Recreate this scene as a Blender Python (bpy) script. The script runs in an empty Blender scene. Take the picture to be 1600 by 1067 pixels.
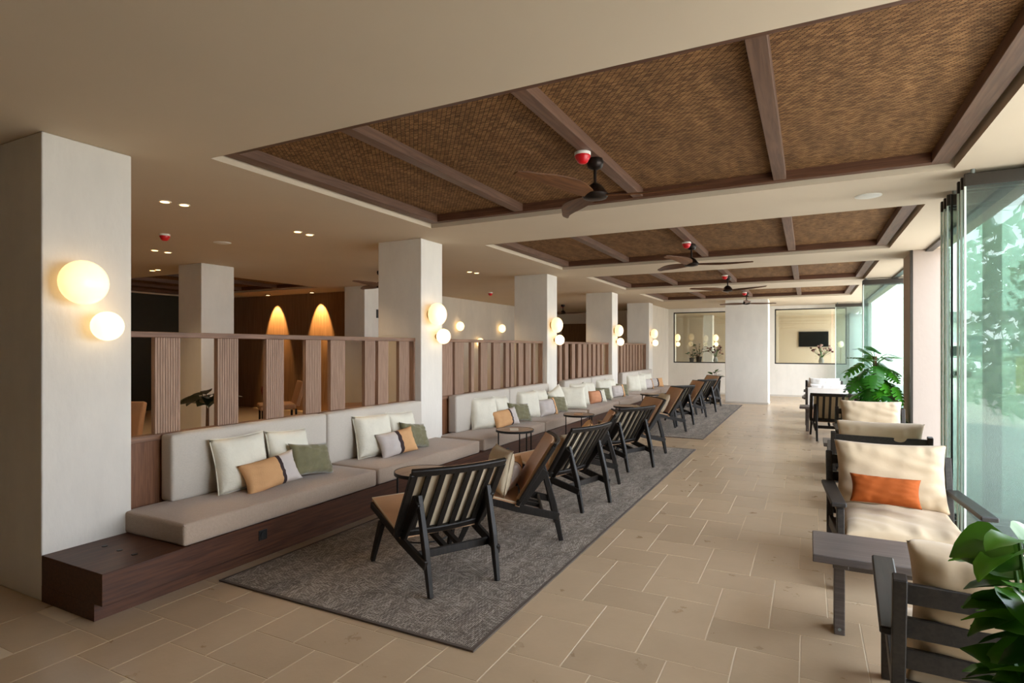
import bpy, bmesh, math, random
from mathutils import Vector, Matrix, Euler
from math import pi, sin, cos, radians as RD
random.seed(7)
S = bpy.context.scene
COL = S.collection
# ------------------------------------------------------------------ camera, world, sun, exposure
cd = bpy.data.cameras.new('camera'); cam = bpy.data.objects.new('camera', cd); COL.objects.link(cam)
cam.location = (0, 0, 1.5); cam.rotation_euler = (pi/2, 0, math.atan(463/903.0))
cd.sensor_width = 36; cd.lens = 903/1600*36; cd.shift_y = 9.5/1600; cd.clip_start = 0.02; cd.clip_end = 400
S.camera = cam
w = bpy.data.worlds.new('sky'); S.world = w; w.use_nodes = True
nt = w.node_tree; nt.nodes.clear()
tc = nt.nodes.new('ShaderNodeTexCoord'); sx = nt.nodes.new('ShaderNodeSeparateXYZ'); rp = nt.nodes.new('ShaderNodeValToRGB')
bg = nt.nodes.new('ShaderNodeBackground'); wo = nt.nodes.new('ShaderNodeOutputWorld')
nt.links.new(tc.outputs['Generated'], sx.inputs[0]); nt.links.new(sx.outputs[2], rp.inputs[0])
rp.color_ramp.elements[0].color = (0.93, 0.96, 1.0, 1); rp.color_ramp.elements[1].color = (0.62, 0.78, 1.0, 1)
nt.links.new(rp.outputs[0], bg.inputs[0]); bg.inputs[1].default_value = 4.3
nt.links.new(bg.outputs[0], wo.inputs[0])
sd = bpy.data.lights.new('sun', 'SUN'); sd.energy = 8.5; sd.angle = RD(2); sd.color = (1.0, .95, .87)
sun = bpy.data.objects.new('sun', sd); COL.objects.link(sun); sun.rotation_euler = (RD(18), RD(-34), 0); sun.location = (-10, -5, 20)
S.view_settings.view_transform = 'Standard'; S.view_settings.look = 'None'
S.view_settings.gamma = 1; S.view_settings.use_curve_mapping = False
S.view_settings.exposure = 1.0
S.cycles.max_bounces = 10; S.cycles.diffuse_bounces = 6; S.cycles.transparent_max_bounces = 24
S.cycles.sample_clamp_indirect = 6; S.cycles.caustics_reflective = False; S.cycles.caustics_refractive = False

# ------------------------------------------------------------------ materials
def lin(c):
    return tuple(((v/255)/12.92 if v/255 <= .04045 else ((v/255+.055)/1.055)**2.4) for v in c)
class N:
    def __init__(s, name):
        s.m = bpy.data.materials.new(name); s.m.use_nodes = True; s.t = s.m.node_tree
        s.b = s.t.nodes['Principled BSDF']
    def n(s, typ, **kw):
        x = s.t.nodes.new('ShaderNode'+typ)
        for k, v in kw.items():
            if k.startswith('i_'):
                x.inputs[k[2:].replace('_', ' ')].default_value = v
            else: setattr(x, k, v)
        return x
    def l(s, a, b): s.t.links.new(a, b)
def mat(name, c, rough=.6, var=.0, scale=8, bump=0, bscale=60, metal=0, rnd=0, spec=.5, stretch=(1, 1, 1), sheen=0, detail=4, emit=None, es=0, coord='Object'):
    """colour c (sRGB 0-255) with noise variation, fine relief and per-object variation"""
    q = N(name); b = q.b; L = lin(c)
    b.inputs['Roughness'].default_value = rough; b.inputs['Metallic'].default_value = metal
    b.inputs['Specular IOR Level'].default_value = spec
    if sheen: b.inputs['Sheen Weight'].default_value = sheen
    co = q.n('TexCoord'); mp = q.n('Mapping'); mp.inputs['Scale'].default_value = stretch
    q.l(co.outputs[coord], mp.inputs[0])
    out = None
    rgb = q.n('RGB'); rgb.outputs[0].default_value = (*L, 1); out = rgb.outputs[0]
    if var:
        nz = q.n('TexNoise', i_Scale=scale, i_Detail=detail); q.l(mp.outputs[0], nz.inputs[0])
        mr = q.n('MapRange'); mr.inputs[1].default_value = .3; mr.inputs[2].default_value = .7
        mr.inputs[3].default_value = 1-var; mr.inputs[4].default_value = 1+var; q.l(nz.outputs[0], mr.inputs[0])
        hs = q.n('HueSaturation'); q.l(mr.outputs[0], hs.inputs['Value']); q.l(out, hs.inputs['Color']); out = hs.outputs[0]
    if rnd:
        oi = q.n('ObjectInfo'); mr = q.n('MapRange'); mr.inputs[3].default_value = 1-rnd; mr.inputs[4].default_value = 1+rnd
        q.l(oi.outputs['Random'], mr.inputs[0]); hs = q.n('HueSaturation'); q.l(mr.outputs[0], hs.inputs['Value']); q.l(out, hs.inputs['Color']); out = hs.outputs[0]
    q.l(out, b.inputs['Base Color'])
    if bump:
        nz = q.n('TexNoise', i_Scale=bscale, i_Detail=3); q.l(mp.outputs[0], nz.inputs[0])
        bp = q.n('Bump', i_Strength=bump, i_Distance=.01); q.l(nz.outputs[0], bp.inputs['Height']); q.l(bp.outputs[0], b.inputs['Normal'])
    if emit: b.inputs['Emission Color'].default_value = (*lin(emit), 1); b.inputs['Emission Strength'].default_value = es
    return q.m
def weave(name, c1, c2, cm, bw, bh, ms, off=.5, rough=.8, bump=.6, rot=0, check=0, spec=.2, dist=1.2, shear=0):
    """woven material: brick cells as strands"""
    q = N(name); b = q.b; b.inputs['Roughness'].default_value = rough; b.inputs['Specular IOR Level'].default_value = spec
    co = q.n('TexCoord'); mp = q.n('Mapping'); mp.inputs['Rotation'].default_value = (0, 0, rot); q.l(co.outputs['Object'], mp.inputs[0])
    nz0 = q.n('TexNoise', i_Scale=9.0, i_Detail=2); q.l(mp.outputs[0], nz0.inputs[0])
    ad = q.n('VectorMath', operation='SCALE'); q.l(nz0.outputs['Color'], ad.inputs[0]); ad.inputs['Scale'].default_value = bh*dist
    av = q.n('VectorMath', operation='ADD'); q.l(mp.outputs[0], av.inputs[0]); q.l(ad.outputs[0], av.inputs[1])
    if shear:
        sp0 = q.n('SeparateXYZ'); q.l(av.outputs[0], sp0.inputs[0]); ma0 = q.n('Math', operation='MULTIPLY_ADD'); ma0.inputs[1].default_value = shear
        q.l(sp0.outputs[1], ma0.inputs[0]); q.l(sp0.outputs[0], ma0.inputs[2]); cx0 = q.n('CombineXYZ'); q.l(ma0.outputs[0], cx0.inputs[0]); q.l(sp0.outputs[1], cx0.inputs[1]); av = cx0
    def brick(vec):
        k = q.n('TexBrick'); k.offset = off; k.inputs['Scale'].default_value = 1
        k.inputs['Color1'].default_value = (*lin(c1), 1); k.inputs['Color2'].default_value = (*lin(c2), 1); k.inputs['Mortar'].default_value = (*lin(cm), 1)
        k.inputs['Mortar Size'].default_value = ms; k.inputs['Mortar Smooth'].default_value = .6; k.inputs['Brick Width'].default_value = bw; k.inputs['Row Height'].default_value = bh
        q.l(vec, k.inputs[0]); return k
    k1 = brick(av.outputs[0]); cout = k1.outputs[0]; fout = k1.outputs[1]
    if check:
        m2 = q.n('Mapping'); m2.inputs['Rotation'].default_value = (0, 0, pi/2); q.l(av.outputs[0], m2.inputs[0]); k2 = brick(m2.outputs[0])
        nq = q.n('TexVoronoi', i_Scale=check); nq.distance = 'CHEBYCHEV'; q.l(mp.outputs[0], nq.inputs[0])
        sp = q.n('SeparateColor'); q.l(nq.outputs['Color'], sp.inputs[0])
        gt = q.n('Math', operation='GREATER_THAN'); gt.inputs[1].default_value = .5; q.l(sp.outputs[0], gt.inputs[0])
        mx = q.n('MixRGB'); q.l(gt.outputs[0], mx.inputs[0]); q.l(cout, mx.inputs[1]); q.l(k2.outputs[0], mx.inputs[2]); cout = mx.outputs[0]
        mf = q.n('MixRGB'); q.l(gt.outputs[0], mf.inputs[0]); q.l(fout, mf.inputs[1]); q.l(k2.outputs[1], mf.inputs[2]); fout = mf.outputs[0]
    nz = q.n('TexNoise', i_Scale=3.0, i_Detail=5); mp2 = q.n('Mapping'); mp2.inputs['Scale'].default_value = (3, .6, 1); q.l(co.outputs['Object'], mp2.inputs[0]); q.l(mp2.outputs[0], nz.inputs[0])
    mr = q.n('MapRange'); mr.inputs[1].default_value = .3; mr.inputs[2].default_value = .7; mr.inputs[3].default_value = .75; mr.inputs[4].default_value = 1.25; q.l(nz.outputs[0], mr.inputs[0])
    hs = q.n('HueSaturation'); q.l(mr.outputs[0], hs.inputs['Value']); q.l(cout, hs.inputs['Color']); q.l(hs.outputs[0], b.inputs['Base Color'])
    bp = q.n('Bump', i_Strength=bump, i_Distance=.004, invert=True); q.l(fout, bp.inputs['Height']); q.l(bp.outputs[0], b.inputs['Normal'])
    return q.m
def wood(name, c, c2, axis='Z', rough=.5, scale=6, spec=.4, rnd=.1):
    q = N(name); b = q.b; b.inputs['Roughness'].default_value = rough; b.inputs['Specular IOR Level'].default_value = spec
    st = {'X': (.5, 9, 9), 'Y': (9, .5, 9), 'Z': (9, 9, .5)}[axis]
    co = q.n('TexCoord'); mp = q.n('Mapping'); mp.inputs['Scale'].default_value = st; q.l(co.outputs['Object'], mp.inputs[0])
    nz = q.n('TexNoise', i_Scale=scale, i_Detail=6, i_Distortion=.6); q.l(mp.outputs[0], nz.inputs[0])
    r = q.n('ValToRGB'); r.color_ramp.elements[0].position = .35; r.color_ramp.elements[1].position = .68
    r.color_ramp.elements[0].color = (*lin(c), 1); r.color_ramp.elements[1].color = (*lin(c2), 1); q.l(nz.outputs[0], r.inputs[0])
    oi = q.n('ObjectInfo'); mr = q.n('MapRange'); mr.inputs[3].default_value = 1-rnd; mr.inputs[4].default_value = 1+rnd
    q.l(oi.outputs['Random'], mr.inputs[0]); hs = q.n('HueSaturation'); q.l(mr.outputs[0], hs.inputs['Value']); q.l(r.outputs[0], hs.inputs['Color'])
    q.l(hs.outputs[0], b.inputs['Base Color'])
    bp = q.n('Bump', i_Strength=.12, i_Distance=.005); q.l(nz.outputs[0], bp.inputs['Height']); q.l(bp.outputs[0], b.inputs['Normal'])
    return q.m
def plaster(name, c, var=.05):
    q = N(name); b = q.b; b.inputs['Roughness'].default_value = .85; b.inputs['Specular IOR Level'].default_value = .25
    co = q.n('TexCoord'); mp = q.n('Mapping'); mp.inputs['Scale'].default_value = (1, 1, .45); q.l(co.outputs['Object'], mp.inputs[0])
    n1 = q.n('TexNoise', i_Scale=5.0, i_Detail=7, i_Roughness=.6); q.l(mp.outputs[0], n1.inputs[0])
    mr = q.n('MapRange'); mr.inputs[1].default_value = .3; mr.inputs[2].default_value = .7; mr.inputs[3].default_value = 1-var; mr.inputs[4].default_value = 1+var*.7; q.l(n1.outputs[0], mr.inputs[0])
    hs = q.n('HueSaturation'); hs.inputs['Color'].default_value = (*lin(c), 1); q.l(mr.outputs[0], hs.inputs['Value']); q.l(hs.outputs[0], b.inputs['Base Color'])
    n2 = q.n('TexNoise', i_Scale=28.0, i_Detail=6); q.l(mp.outputs[0], n2.inputs[0])
    bp = q.n('Bump', i_Strength=.18, i_Distance=.01); q.l(n2.outputs[0], bp.inputs['Height']); q.l(bp.outputs[0], b.inputs['Normal'])
    return q.m
def stone(name, c):
    q = N(name); b = q.b; b.inputs['Specular IOR Level'].default_value = .5
    co = q.n('TexCoord'); oi = q.n('ObjectInfo'); ge = q.n('NewGeometry')
    sc = q.n('VectorMath', operation='SCALE'); q.l(co.outputs['Object'], sc.inputs[0]); sc.inputs['Scale'].default_value = 1
    ad = q.n('VectorMath', operation='ADD'); q.l(sc.outputs[0], ad.inputs[0])
    mu = q.n('Math', operation='MULTIPLY'); mu.inputs[1].default_value = 40; q.l(oi.outputs['Random'], mu.inputs[0]); q.l(mu.outputs[0], ad.inputs[1])
    n1 = q.n('TexNoise', i_Scale=5.0, i_Detail=8, i_Roughness=.6); q.l(ad.outputs[0], n1.inputs[0])
    r = q.n('ValToRGB'); L = lin(c); r.color_ramp.elements[0].position = .1; r.color_ramp.elements[1].position = .8
    r.color_ramp.elements[0].color = (L[0]*.9, L[1]*.89, L[2]*.87, 1); r.color_ramp.elements[1].color = (min(1, L[0]*1.07), min(1, L[1]*1.07), min(1, L[2]*1.08), 1); q.l(n1.outputs[0], r.inputs[0])
    s2 = q.n('Math', operation='ADD'); q.l(oi.outputs['Random'], s2.inputs[0]); q.l(ge.outputs['Random Per Island'], s2.inputs[1])
    fr = q.n('Math', operation='FRACT'); q.l(s2.outputs[0], fr.inputs[0])
    mr = q.n('MapRange'); mr.inputs[3].default_value = .9; mr.inputs[4].default_value = 1.08; q.l(fr.outputs[0], mr.inputs[0])
    hs = q.n('HueSaturation'); q.l(mr.outputs[0], hs.inputs['Value']); q.l(r.outputs[0], hs.inputs['Color']); q.l(hs.outputs[0], b.inputs['Base Color'])
    r2 = q.n('MapRange'); r2.inputs[3].default_value = .25; r2.inputs[4].default_value = .32; q.l(n1.outputs[0], r2.inputs[0]); q.l(r2.outputs[0], b.inputs['Roughness'])
    n2 = q.n('TexNoise', i_Scale=45.0, i_Detail=4); q.l(ad.outputs[0], n2.inputs[0])
    bp = q.n('Bump', i_Strength=.06, i_Distance=.01); q.l(n2.outputs[0], bp.inputs['Height']); q.l(bp.outputs[0], b.inputs['Normal'])
    return q.m
def glass(name, tint, refl=.1, rough=.0, veil=0):
    q = N(name); q.t.nodes.remove(q.b); o = q.t.nodes['Material Output']
    t = q.n('BsdfTransparent'); t.inputs[0].default_value = (*tint, 1); g = q.n('BsdfGlossy', i_Roughness=rough); g.inputs[0].default_value = (.95, 1, .97, 1)
    f = q.n('Fresnel', i_IOR=1.5); m = q.n('MixShader'); ma = q.n('Math', operation='MULTIPLY_ADD'); ma.inputs[1].default_value = 1.0; ma.inputs[2].default_value = refl
    q.l(f.outputs[0], ma.inputs[0]); q.l(ma.outputs[0], m.inputs[0]); q.l(t.outputs[0], m.inputs[1]); q.l(g.outputs[0], m.inputs[2])
    out = m.outputs[0]
    if veil:
        d = q.n('BsdfDiffuse'); d.inputs[0].default_value = (.8, .9, .85, 1); m2 = q.n('MixShader'); m2.inputs[0].default_value = veil
        q.l(out, m2.inputs[1]); q.l(d.outputs[0], m2.inputs[2]); out = m2.outputs[0]
    q.l(out, o.inputs[0]); return q.m
def leafmat(name, c1, c2, rough=.35):
    q = N(name); b = q.b; b.inputs['Roughness'].default_value = rough
    b.inputs['Subsurface Weight'].default_value = 0
    oi = q.n('ObjectInfo'); co = q.n('TexCoord'); nz = q.n('TexNoise', i_Scale=14.0, i_Detail=3); q.l(co.outputs['Object'], nz.inputs[0])
    ad = q.n('Math', operation='MULTIPLY_ADD'); ad.inputs[1].default_value = .35; q.l(nz.outputs[0], ad.inputs[0]); q.l(oi.outputs['Random'], ad.inputs[2])
    r = q.n('ValToRGB'); r.color_ramp.elements[0].color = (*lin(c1), 1); r.color_ramp.elements[1].color = (*lin(c2), 1); r.color_ramp.elements[1].position = 1.0
    sb = q.n('Math', operation='SUBTRACT'); sb.inputs[1].default_value = .17; q.l(ad.outputs[0], sb.inputs[0]); q.l(sb.outputs[0], r.inputs[0]); q.l(r.outputs[0], b.inputs['Base Color'])
    tr = q.n('BsdfTranslucent'); q.l(r.outputs[0], tr.inputs[0]); mx = q.n('MixShader'); mx.inputs[0].default_value = .3
    o = q.t.nodes['Material Output']; q.l(b.outputs[0], mx.inputs[1]); q.l(tr.outputs[0], mx.inputs[2]); q.l(mx.outputs[0], o.inputs[0])
    return q.m
def globe(name, c, s):
    q = N(name); b = q.b; b.inputs['Base Color'].default_value = (.9, .87, .8, 1); b.inputs['Roughness'].default_value = .25
    b.inputs['Emission Color'].default_value = (*lin(c), 1); b.inputs['Emission Strength'].default_value = s
    return q.m
M = {}
M['plaster'] = plaster('white_plaster', (222, 217, 208)); M['plaster2'] = plaster('pale_plaster', (214, 204, 188))
M['ceil'] = mat('ceiling_paint', (204, 187, 163), .9, var=.02, scale=1.5)
M['tile'] = stone('travertine', (186, 161, 130)); M['grout'] = mat('grout', (215, 195, 165), .9, var=.05)
M['bench'] = wood('bench_walnut', (62, 35, 22), (90, 54, 34), 'Y', .45)
M['walnut'] = wood('partition_walnut', (134, 104, 84), (162, 130, 108), 'Z', .55, scale=9)
M['walnutY'] = wood('rail_walnut', (108, 76, 56), (140, 104, 80), 'Y', .5)
M['panelwood'] = wood('lower_panel_walnut', (104, 66, 42), (134, 90, 60), 'Z', .5, scale=9)
M['frame'] = wood('ceiling_frame_wood', (92, 66, 52), (116, 86, 68), 'Y', .5)
M['frameX'] = wood('ceiling_frame_wood_cross', (80, 50, 34), (104, 70, 50), 'X', .5)
M['rattan'] = weave('woven_rattan', (176, 132, 86), (120, 84, 52), (34, 20, 11), .034, .0115, .0024, off=0, bump=1.0, dist=.3, shear=.75)
M['black'] = wood('blackened_wood', (22, 18, 15), (34, 28, 23), 'Z', .5, spec=.3)
M['charwood'] = wood('charcoal_brown_wood', (36, 31, 27), (52, 45, 39), 'Y', .5)
M['leather'] = mat('tan_leather', (194, 150, 112), .5, var=.08, scale=6, bump=.15, bscale=90)
M['canvas'] = mat('beige_canvas', (200, 184, 156), .85, var=.04, bump=.2, bscale=200)
M['linen'] = mat('grey_linen', (196, 188, 176), .9, var=.05, scale=60, bump=.35, bscale=180, stretch=(1, 1, 4), sheen=.2)
M['linen_seat'] = mat('taupe_linen', (172, 152, 134), .9, var=.05, scale=60, bump=.35, bscale=180, sheen=.2)
M['cream'] = mat('cream_cotton', (226, 222, 205), .88, var=.03, scale=10, bump=.3, bscale=40, sheen=.2)
M['piping'] = mat('dark_piping', (120, 112, 98), .8)
M['green'] = mat('olive_velvet', (112, 107, 74), .75, var=.14, scale=16, bump=.3, bscale=30, sheen=.5)
M['tan'] = mat('camel_cotton', (214, 166, 116), .85, var=.04, bump=.2, bscale=120)
M['lilac'] = mat('pale_lilac_cotton', (205, 196, 190), .85, var=.04, bump=.2, bscale=120)
M['band'] = mat('dark_braid', (52, 34, 34), .8)
M['peach'] = mat('peach_cotton', (222, 158, 118), .85, var=.04, bump=.2, bscale=120)
M['orange'] = mat('burnt_orange_velvet', (152, 74, 26), .85, var=.06, scale=18, bump=.2, bscale=30, spec=.2)
M['couch'] = mat('cream_canvas_cushion', (188, 165, 134), .85, var=.04, scale=6, bump=.5, bscale=9, sheen=.15)
M['couchw'] = mat('white_canvas_cushion', (226, 220, 212), .85, var=.04, scale=6, bump=.25, bscale=16)
M['rug'] = weave('rug_weave', (184, 172, 158), (126, 114, 102), (68, 58, 50), .036, .0105, .0024, rough=.95, bump=.6, check=14, dist=.25)
M['rugedge'] = mat('rug_binding', (88, 76, 66), .95, var=.1, scale=80)
M['glass'] = glass('clear_glass', (.93, .97, .95), .02)
M['gglass'] = glass('green_tinted_glass', (.80, .85, .825), .0, veil=.05)
M['gedge'] = mat('glass_edge', (226, 238, 232), .25, spec=.8)
M['seal'] = mat('black_seal', (20, 22, 22), .5)
M['alu'] = mat('dark_bronze_aluminium', (62, 56, 50), .4, metal=.6)
M['steel'] = mat('grey_steel', (128, 134, 130), .45, metal=.2)
M['darkframe'] = mat('dark_window_frame', (46, 42, 38), .5)
M['globe'] = globe('lamp_opal_big', (255, 208, 140), .75); M['globe2'] = globe('lamp_opal_small', (255, 216, 152), 1.15)
M['brass'] = mat('brass', (150, 118, 70), .35, metal=.9)
M['white'] = mat('white_plastic', (228, 224, 214), .5); M['red'] = mat('red_dust_cap', (214, 26, 34), .3)
M['glow'] = globe('downlight_glow', (255, 200, 130), 3.0)
M['blackp'] = mat('black_plastic', (14, 14, 14), .4); M['screen'] = mat('screen', (10, 13, 15), .12)
M['tabletop'] = wood('table_top_wood', (150, 122, 98), (176, 148, 122), 'Y', .4)
M['blackmetal'] = mat('black_metal', (26, 25, 24), .4, metal=.5)
M['slate'] = wood('grey_brown_table_wood', (74, 66, 62), (96, 87, 82), 'X', .38)
M['fan'] = wood('fan_wood', (84, 52, 30), (112, 74, 46), 'X', .4); M['fanm'] = mat('fan_metal', (40, 30, 24), .4, metal=.6)
M['mons'] = leafmat('monstera_leaf', (22, 74, 22), (74, 148, 30)); M['peper'] = leafmat('thick_green_leaf', (18, 52, 12), (84, 140, 28), .3)
M['darkleaf'] = leafmat('dark_leaf', (18, 16, 12), (34, 40, 22)); M['ficus'] = leafmat('ficus_leaf', (24, 60, 20), (60, 100, 36))
M['hedge'] = leafmat('hedge_leaf', (92, 118, 84), (156, 176, 136), .6)
M['stem'] = mat('brown_stem', (92, 62, 38), .8, var=.2, scale=30, bump=.4); M['gstem'] = mat('green_stem', (70, 110, 40), .6)
M['pot'] = mat('dark_pot', (58, 52, 46), .7, var=.1, scale=12); M['potw'] = mat('pale_pot', (190, 182, 170), .7, var=.05); M['soil'] = mat('soil', (44, 32, 24), .95)
M['flower'] = mat('dusty_pink_flower', (196, 150, 140), .8, var=.2, scale=30); M['flower2'] = mat('dark_red_flower', (110, 60, 56), .8)
M['brownwall'] = wood('brown_wall_veneer', (136, 104, 76), (160, 126, 96), 'Z', .5, scale=3); M['olive'] = mat('dark_olive_wall', (44, 44, 30), .6, var=.1)
M['doorbrown'] = wood('brown_door_veneer', (110, 80, 50), (132, 98, 64), 'Z', .5)
M['beigewall'] = plaster('beige_wall', (198, 178, 152), .02); M['pier'] = plaster('pier_plaster', (178, 161, 148), .02)
M['terrace'] = mat('terrace_paving', (196, 190, 178), .9, var=.04, scale=2)
M['extwhite'] = mat('white_render', (232, 232, 228), .9); M['roof'] = mat('grey_roof', (128, 128, 124), .8); M['extwin'] = mat('blue_grey_shutter', (150, 168, 176), .6)
M['yellow'] = mat('yellow_ochre', (206, 180, 90), .8)
M['redc'] = mat('dark_red_velvet', (120, 34, 22), .8)

# ------------------------------------------------------------------ mesh helpers
class MB:
    def __init__(s): s.v = []; s.f = []; s.mi = []
    def add(s, vs, fs, mi=0):
        o = len(s.v); s.v += [tuple(v) for v in vs]; s.f += [tuple(i+o for i in f) for f in fs]; s.mi += [mi]*len(fs); return s
    def box(s, x0, x1, y0, y1, z0, z1, mi=0):
        vs = [(x, y, z) for z in (z0, z1) for y in (y0, y1) for x in (x0, x1)]
        return s.add(vs, [(0, 2, 3, 1), (4, 5, 7, 6), (0, 1, 5, 4), (2, 6, 7, 3), (0, 4, 6, 2), (1, 3, 7, 5)], mi)
    def sweep(s, pts, secs, side=(0, 1, 0), mi=0):
        """rectangular section (w along side, h across) swept along pts; secs = (w, h) or list"""
        n = len(pts); P = [Vector(p) for p in pts]; sd = Vector(side)
        if not isinstance(secs, list): secs = [secs]*n
        vs = []
        for i in range(n):
            t = (P[min(i+1, n-1)]-P[max(i-1, 0)]).normalized(); sdd = (sd-t*sd.dot(t)).normalized(); up = t.cross(sdd)
            w, h = secs[i][0]/2, secs[i][1]/2
            vs += [P[i]+sdd*a*w+up*b*h for a, b in ((-1, -1), (1, -1), (1, 1), (-1, 1))]
        fs = [(3, 2, 1, 0), tuple(4*(n-1)+k for k in range(4))]
        for i in range(n-1):
            for k in range(4): a = 4*i+k; b = 4*i+(k+1) % 4; fs.append((a, b, b+4, a+4))
        return s.add(vs, fs, mi)
    def tube(s, pts, r, n=8, mi=0, cap=True):
        m = len(pts); P = [Vector(p) for p in pts]
        if not isinstance(r, (list, tuple)): r = [r]*m
        t0 = (P[1]-P[0]).normalized(); ref = Vector((0, 0, 1)) if abs(t0.z) < .9 else Vector((1, 0, 0)); vs = []
        for i in range(m):
            t = (P[min(i+1, m-1)]-P[max(i-1, 0)]).normalized(); a = t.cross(ref).normalized(); b = t.cross(a)
            vs += [P[i]+(a*cos(2*pi*k/n)+b*sin(2*pi*k/n))*r[i] for k in range(n)]
        fs = [(i*n+k, i*n+(k+1) % n, (i+1)*n+(k+1) % n, (i+1)*n+k) for i in range(m-1) for k in range(n)]
        if cap: fs += [tuple(reversed(range(n))), tuple((m-1)*n+k for k in range(n))]
        return s.add(vs, fs, mi)
    def lathe(s, prof, n=24, c=(0, 0, 0), mi=0):
        vs = [(c[0]+r*cos(2*pi*k/n), c[1]+r*sin(2*pi*k/n), c[2]+z) for r, z in prof for k in range(n)]; m = len(prof)
        fs = [(i*n+k, i*n+(k+1) % n, (i+1)*n+(k+1) % n, (i+1)*n+k) for i in range(m-1) for k in range(n)]
        fs += [tuple(reversed(range(n))), tuple((m-1)*n+k for k in range(n))]
        return s.add(vs, fs, mi)
    def ball(s, c, rx, ry, rz, n=20, m=12, mi=0):
        vs = []; 
        for i in range(m+1):
            a = pi*i/m
            for k in range(n): vs.append((c[0]+rx*sin(a)*cos(2*pi*k/n), c[1]+ry*sin(a)*sin(2*pi*k/n), c[2]-rz*cos(a)))
        fs = [(i*n+k, i*n+(k+1) % n, (i+1)*n+(k+1) % n, (i+1)*n+k) for i in range(m) for k in range(n)]
        return s.add(vs, fs, mi)
    def mesh(s, name, mats, bev=0, smooth=False, seg=2):
        me = bpy.data.meshes.new(name); me.from_pydata(s.v, [], s.f)
        for i, p in enumerate(me.polygons): p.material_index = s.mi[i]
        for m in (mats if isinstance(mats, (list, tuple)) else [mats]): me.materials.append(m)
        bm = bmesh.new(); bm.from_mesh(me); bmesh.ops.remove_doubles(bm, verts=bm.verts, dist=1e-6)
        bmesh.ops.recalc_face_normals(bm, faces=bm.faces)
        if bev:
            ed = [e for e in bm.edges if len(e.link_faces) == 2 and e.calc_face_angle(0) > .5]
            bmesh.ops.bevel(bm, geom=ed, offset=bev, segments=seg, affect='EDGES', profile=.5, clamp_overlap=True)
        if smooth:
            for f in bm.faces: f.smooth = True
            for e in bm.edges:
                if len(e.link_faces) == 2 and e.calc_face_angle(0) > (1.0 if smooth is True else smooth): e.smooth = False
        bm.to_mesh(me); bm.free(); return me
def link(name, me, parent=None, loc=(0, 0, 0), rot=(0, 0, 0)):
    o = bpy.data.objects.new(name, me); COL.objects.link(o); o.location = loc; o.rotation_euler = rot
    if parent: o.parent = parent
    return o
def obj(name, mb, m, parent=None, bev=0, smooth=False, loc=(0, 0, 0), rot=(0, 0, 0), seg=2):
    return link(name, mb.mesh(name, m, bev, smooth, seg), parent, loc, rot)
def tag(o, label=None, cat=None, group=None, kind=None):
    if label: o['label'] = label
    if cat: o['category'] = cat
    if group: o['group'] = group
    if kind: o['kind'] = kind
    return o
def thing(name, label, cat, loc=(0, 0, 0), rz=0, group=None, rot=None):
    o = bpy.data.objects.new(name, None); COL.objects.link(o); o.location = loc; o.rotation_euler = rot or (0, 0, rz); o.empty_display_size = .1
    return tag(o, label, cat, group)
def copy_tree(o, parent=None):
    c = o.copy(); COL.objects.link(c); c.parent = parent
    for ch in KIDS.get(o.name, None) or [x for x in list(bpy.data.objects) if x.parent == o]: copy_tree(ch, c)
    return c
KIDS = {}
def dup(root, loc, rot, label, group=None):
    c = copy_tree(root); c.location = loc; c.rotation_euler = rot if isinstance(rot, tuple) else (0, 0, rot); c['label'] = label
    if group: c['group'] = group
    return c
def struct(name, mb, m, parent=None, **kw):
    o = obj(name, mb, m, parent, **kw)
    if not parent: o['kind'] = 'structure'
    return o

# ------------------------------------------------------------------ floor with herringbone stone tiles
CZ = 2.78
fl = struct('floor', MB().box(-14.2, 1.32, -4.6, 27, -.12, -.0015), M['grout'])
W_, L_ = .284, .436; G = .0055
def tmesh(w, l): return MB().box(0, w-G, 0, l-G, -.02, 0).mesh('stone_tile', M['tile'], .0012, seg=1)
tv, th = tmesh(W_, L_), tmesh(L_, W_)
A = math.atan(463/903.0)
def proj(x, y, z=0):
    d = -sin(A)*x+cos(A)*y; r = cos(A)*x+sin(A)*y
    return (800+903*r/d, 543-903*(z-1.5)/d, d) if d > .05 else (0, 0, -1)
tiles = []
for i in range(-60, 80):
    for j in range(-40, 50):
        ox = -1.605+i*W_-j*L_; oy = 2.24+i*W_+j*L_
        for (x, y, w, l, m) in ((ox, oy, W_, L_, tv), (ox+W_, oy, L_, W_, th)):
            if x < -5.3 or x+w > 1.32 or y < .2 or y+l > 19.4: continue
            cx, cy = x+w/2, y+l/2
            if cx < -3.55 and cy > 1.9: continue
            if -3.3 < x and x+w < -1.5 and ((y > 2.5 and y+l < 8.7) or (y > 9.85 and y+l < 16)): continue
            px, py, d = proj(cx, cy)
            if d < .5 or px < -60 or px > 1680 or py > 1110: continue
            tiles.append((d, x, y, w, l, m))
tiles.sort(key=lambda t: t[0])
for d, x, y, w, l, m in tiles[:299]: link('stone_tile', m, fl, (x, y, 0))
far = MB()
for d, x, y, w, l, m in tiles[299:]: far.box(x, x+w-G, y, y+l-G, -.02, 0)
o = obj('far_tiles', far, M['tile'], fl); o['kind'] = 'stuff'

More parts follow.
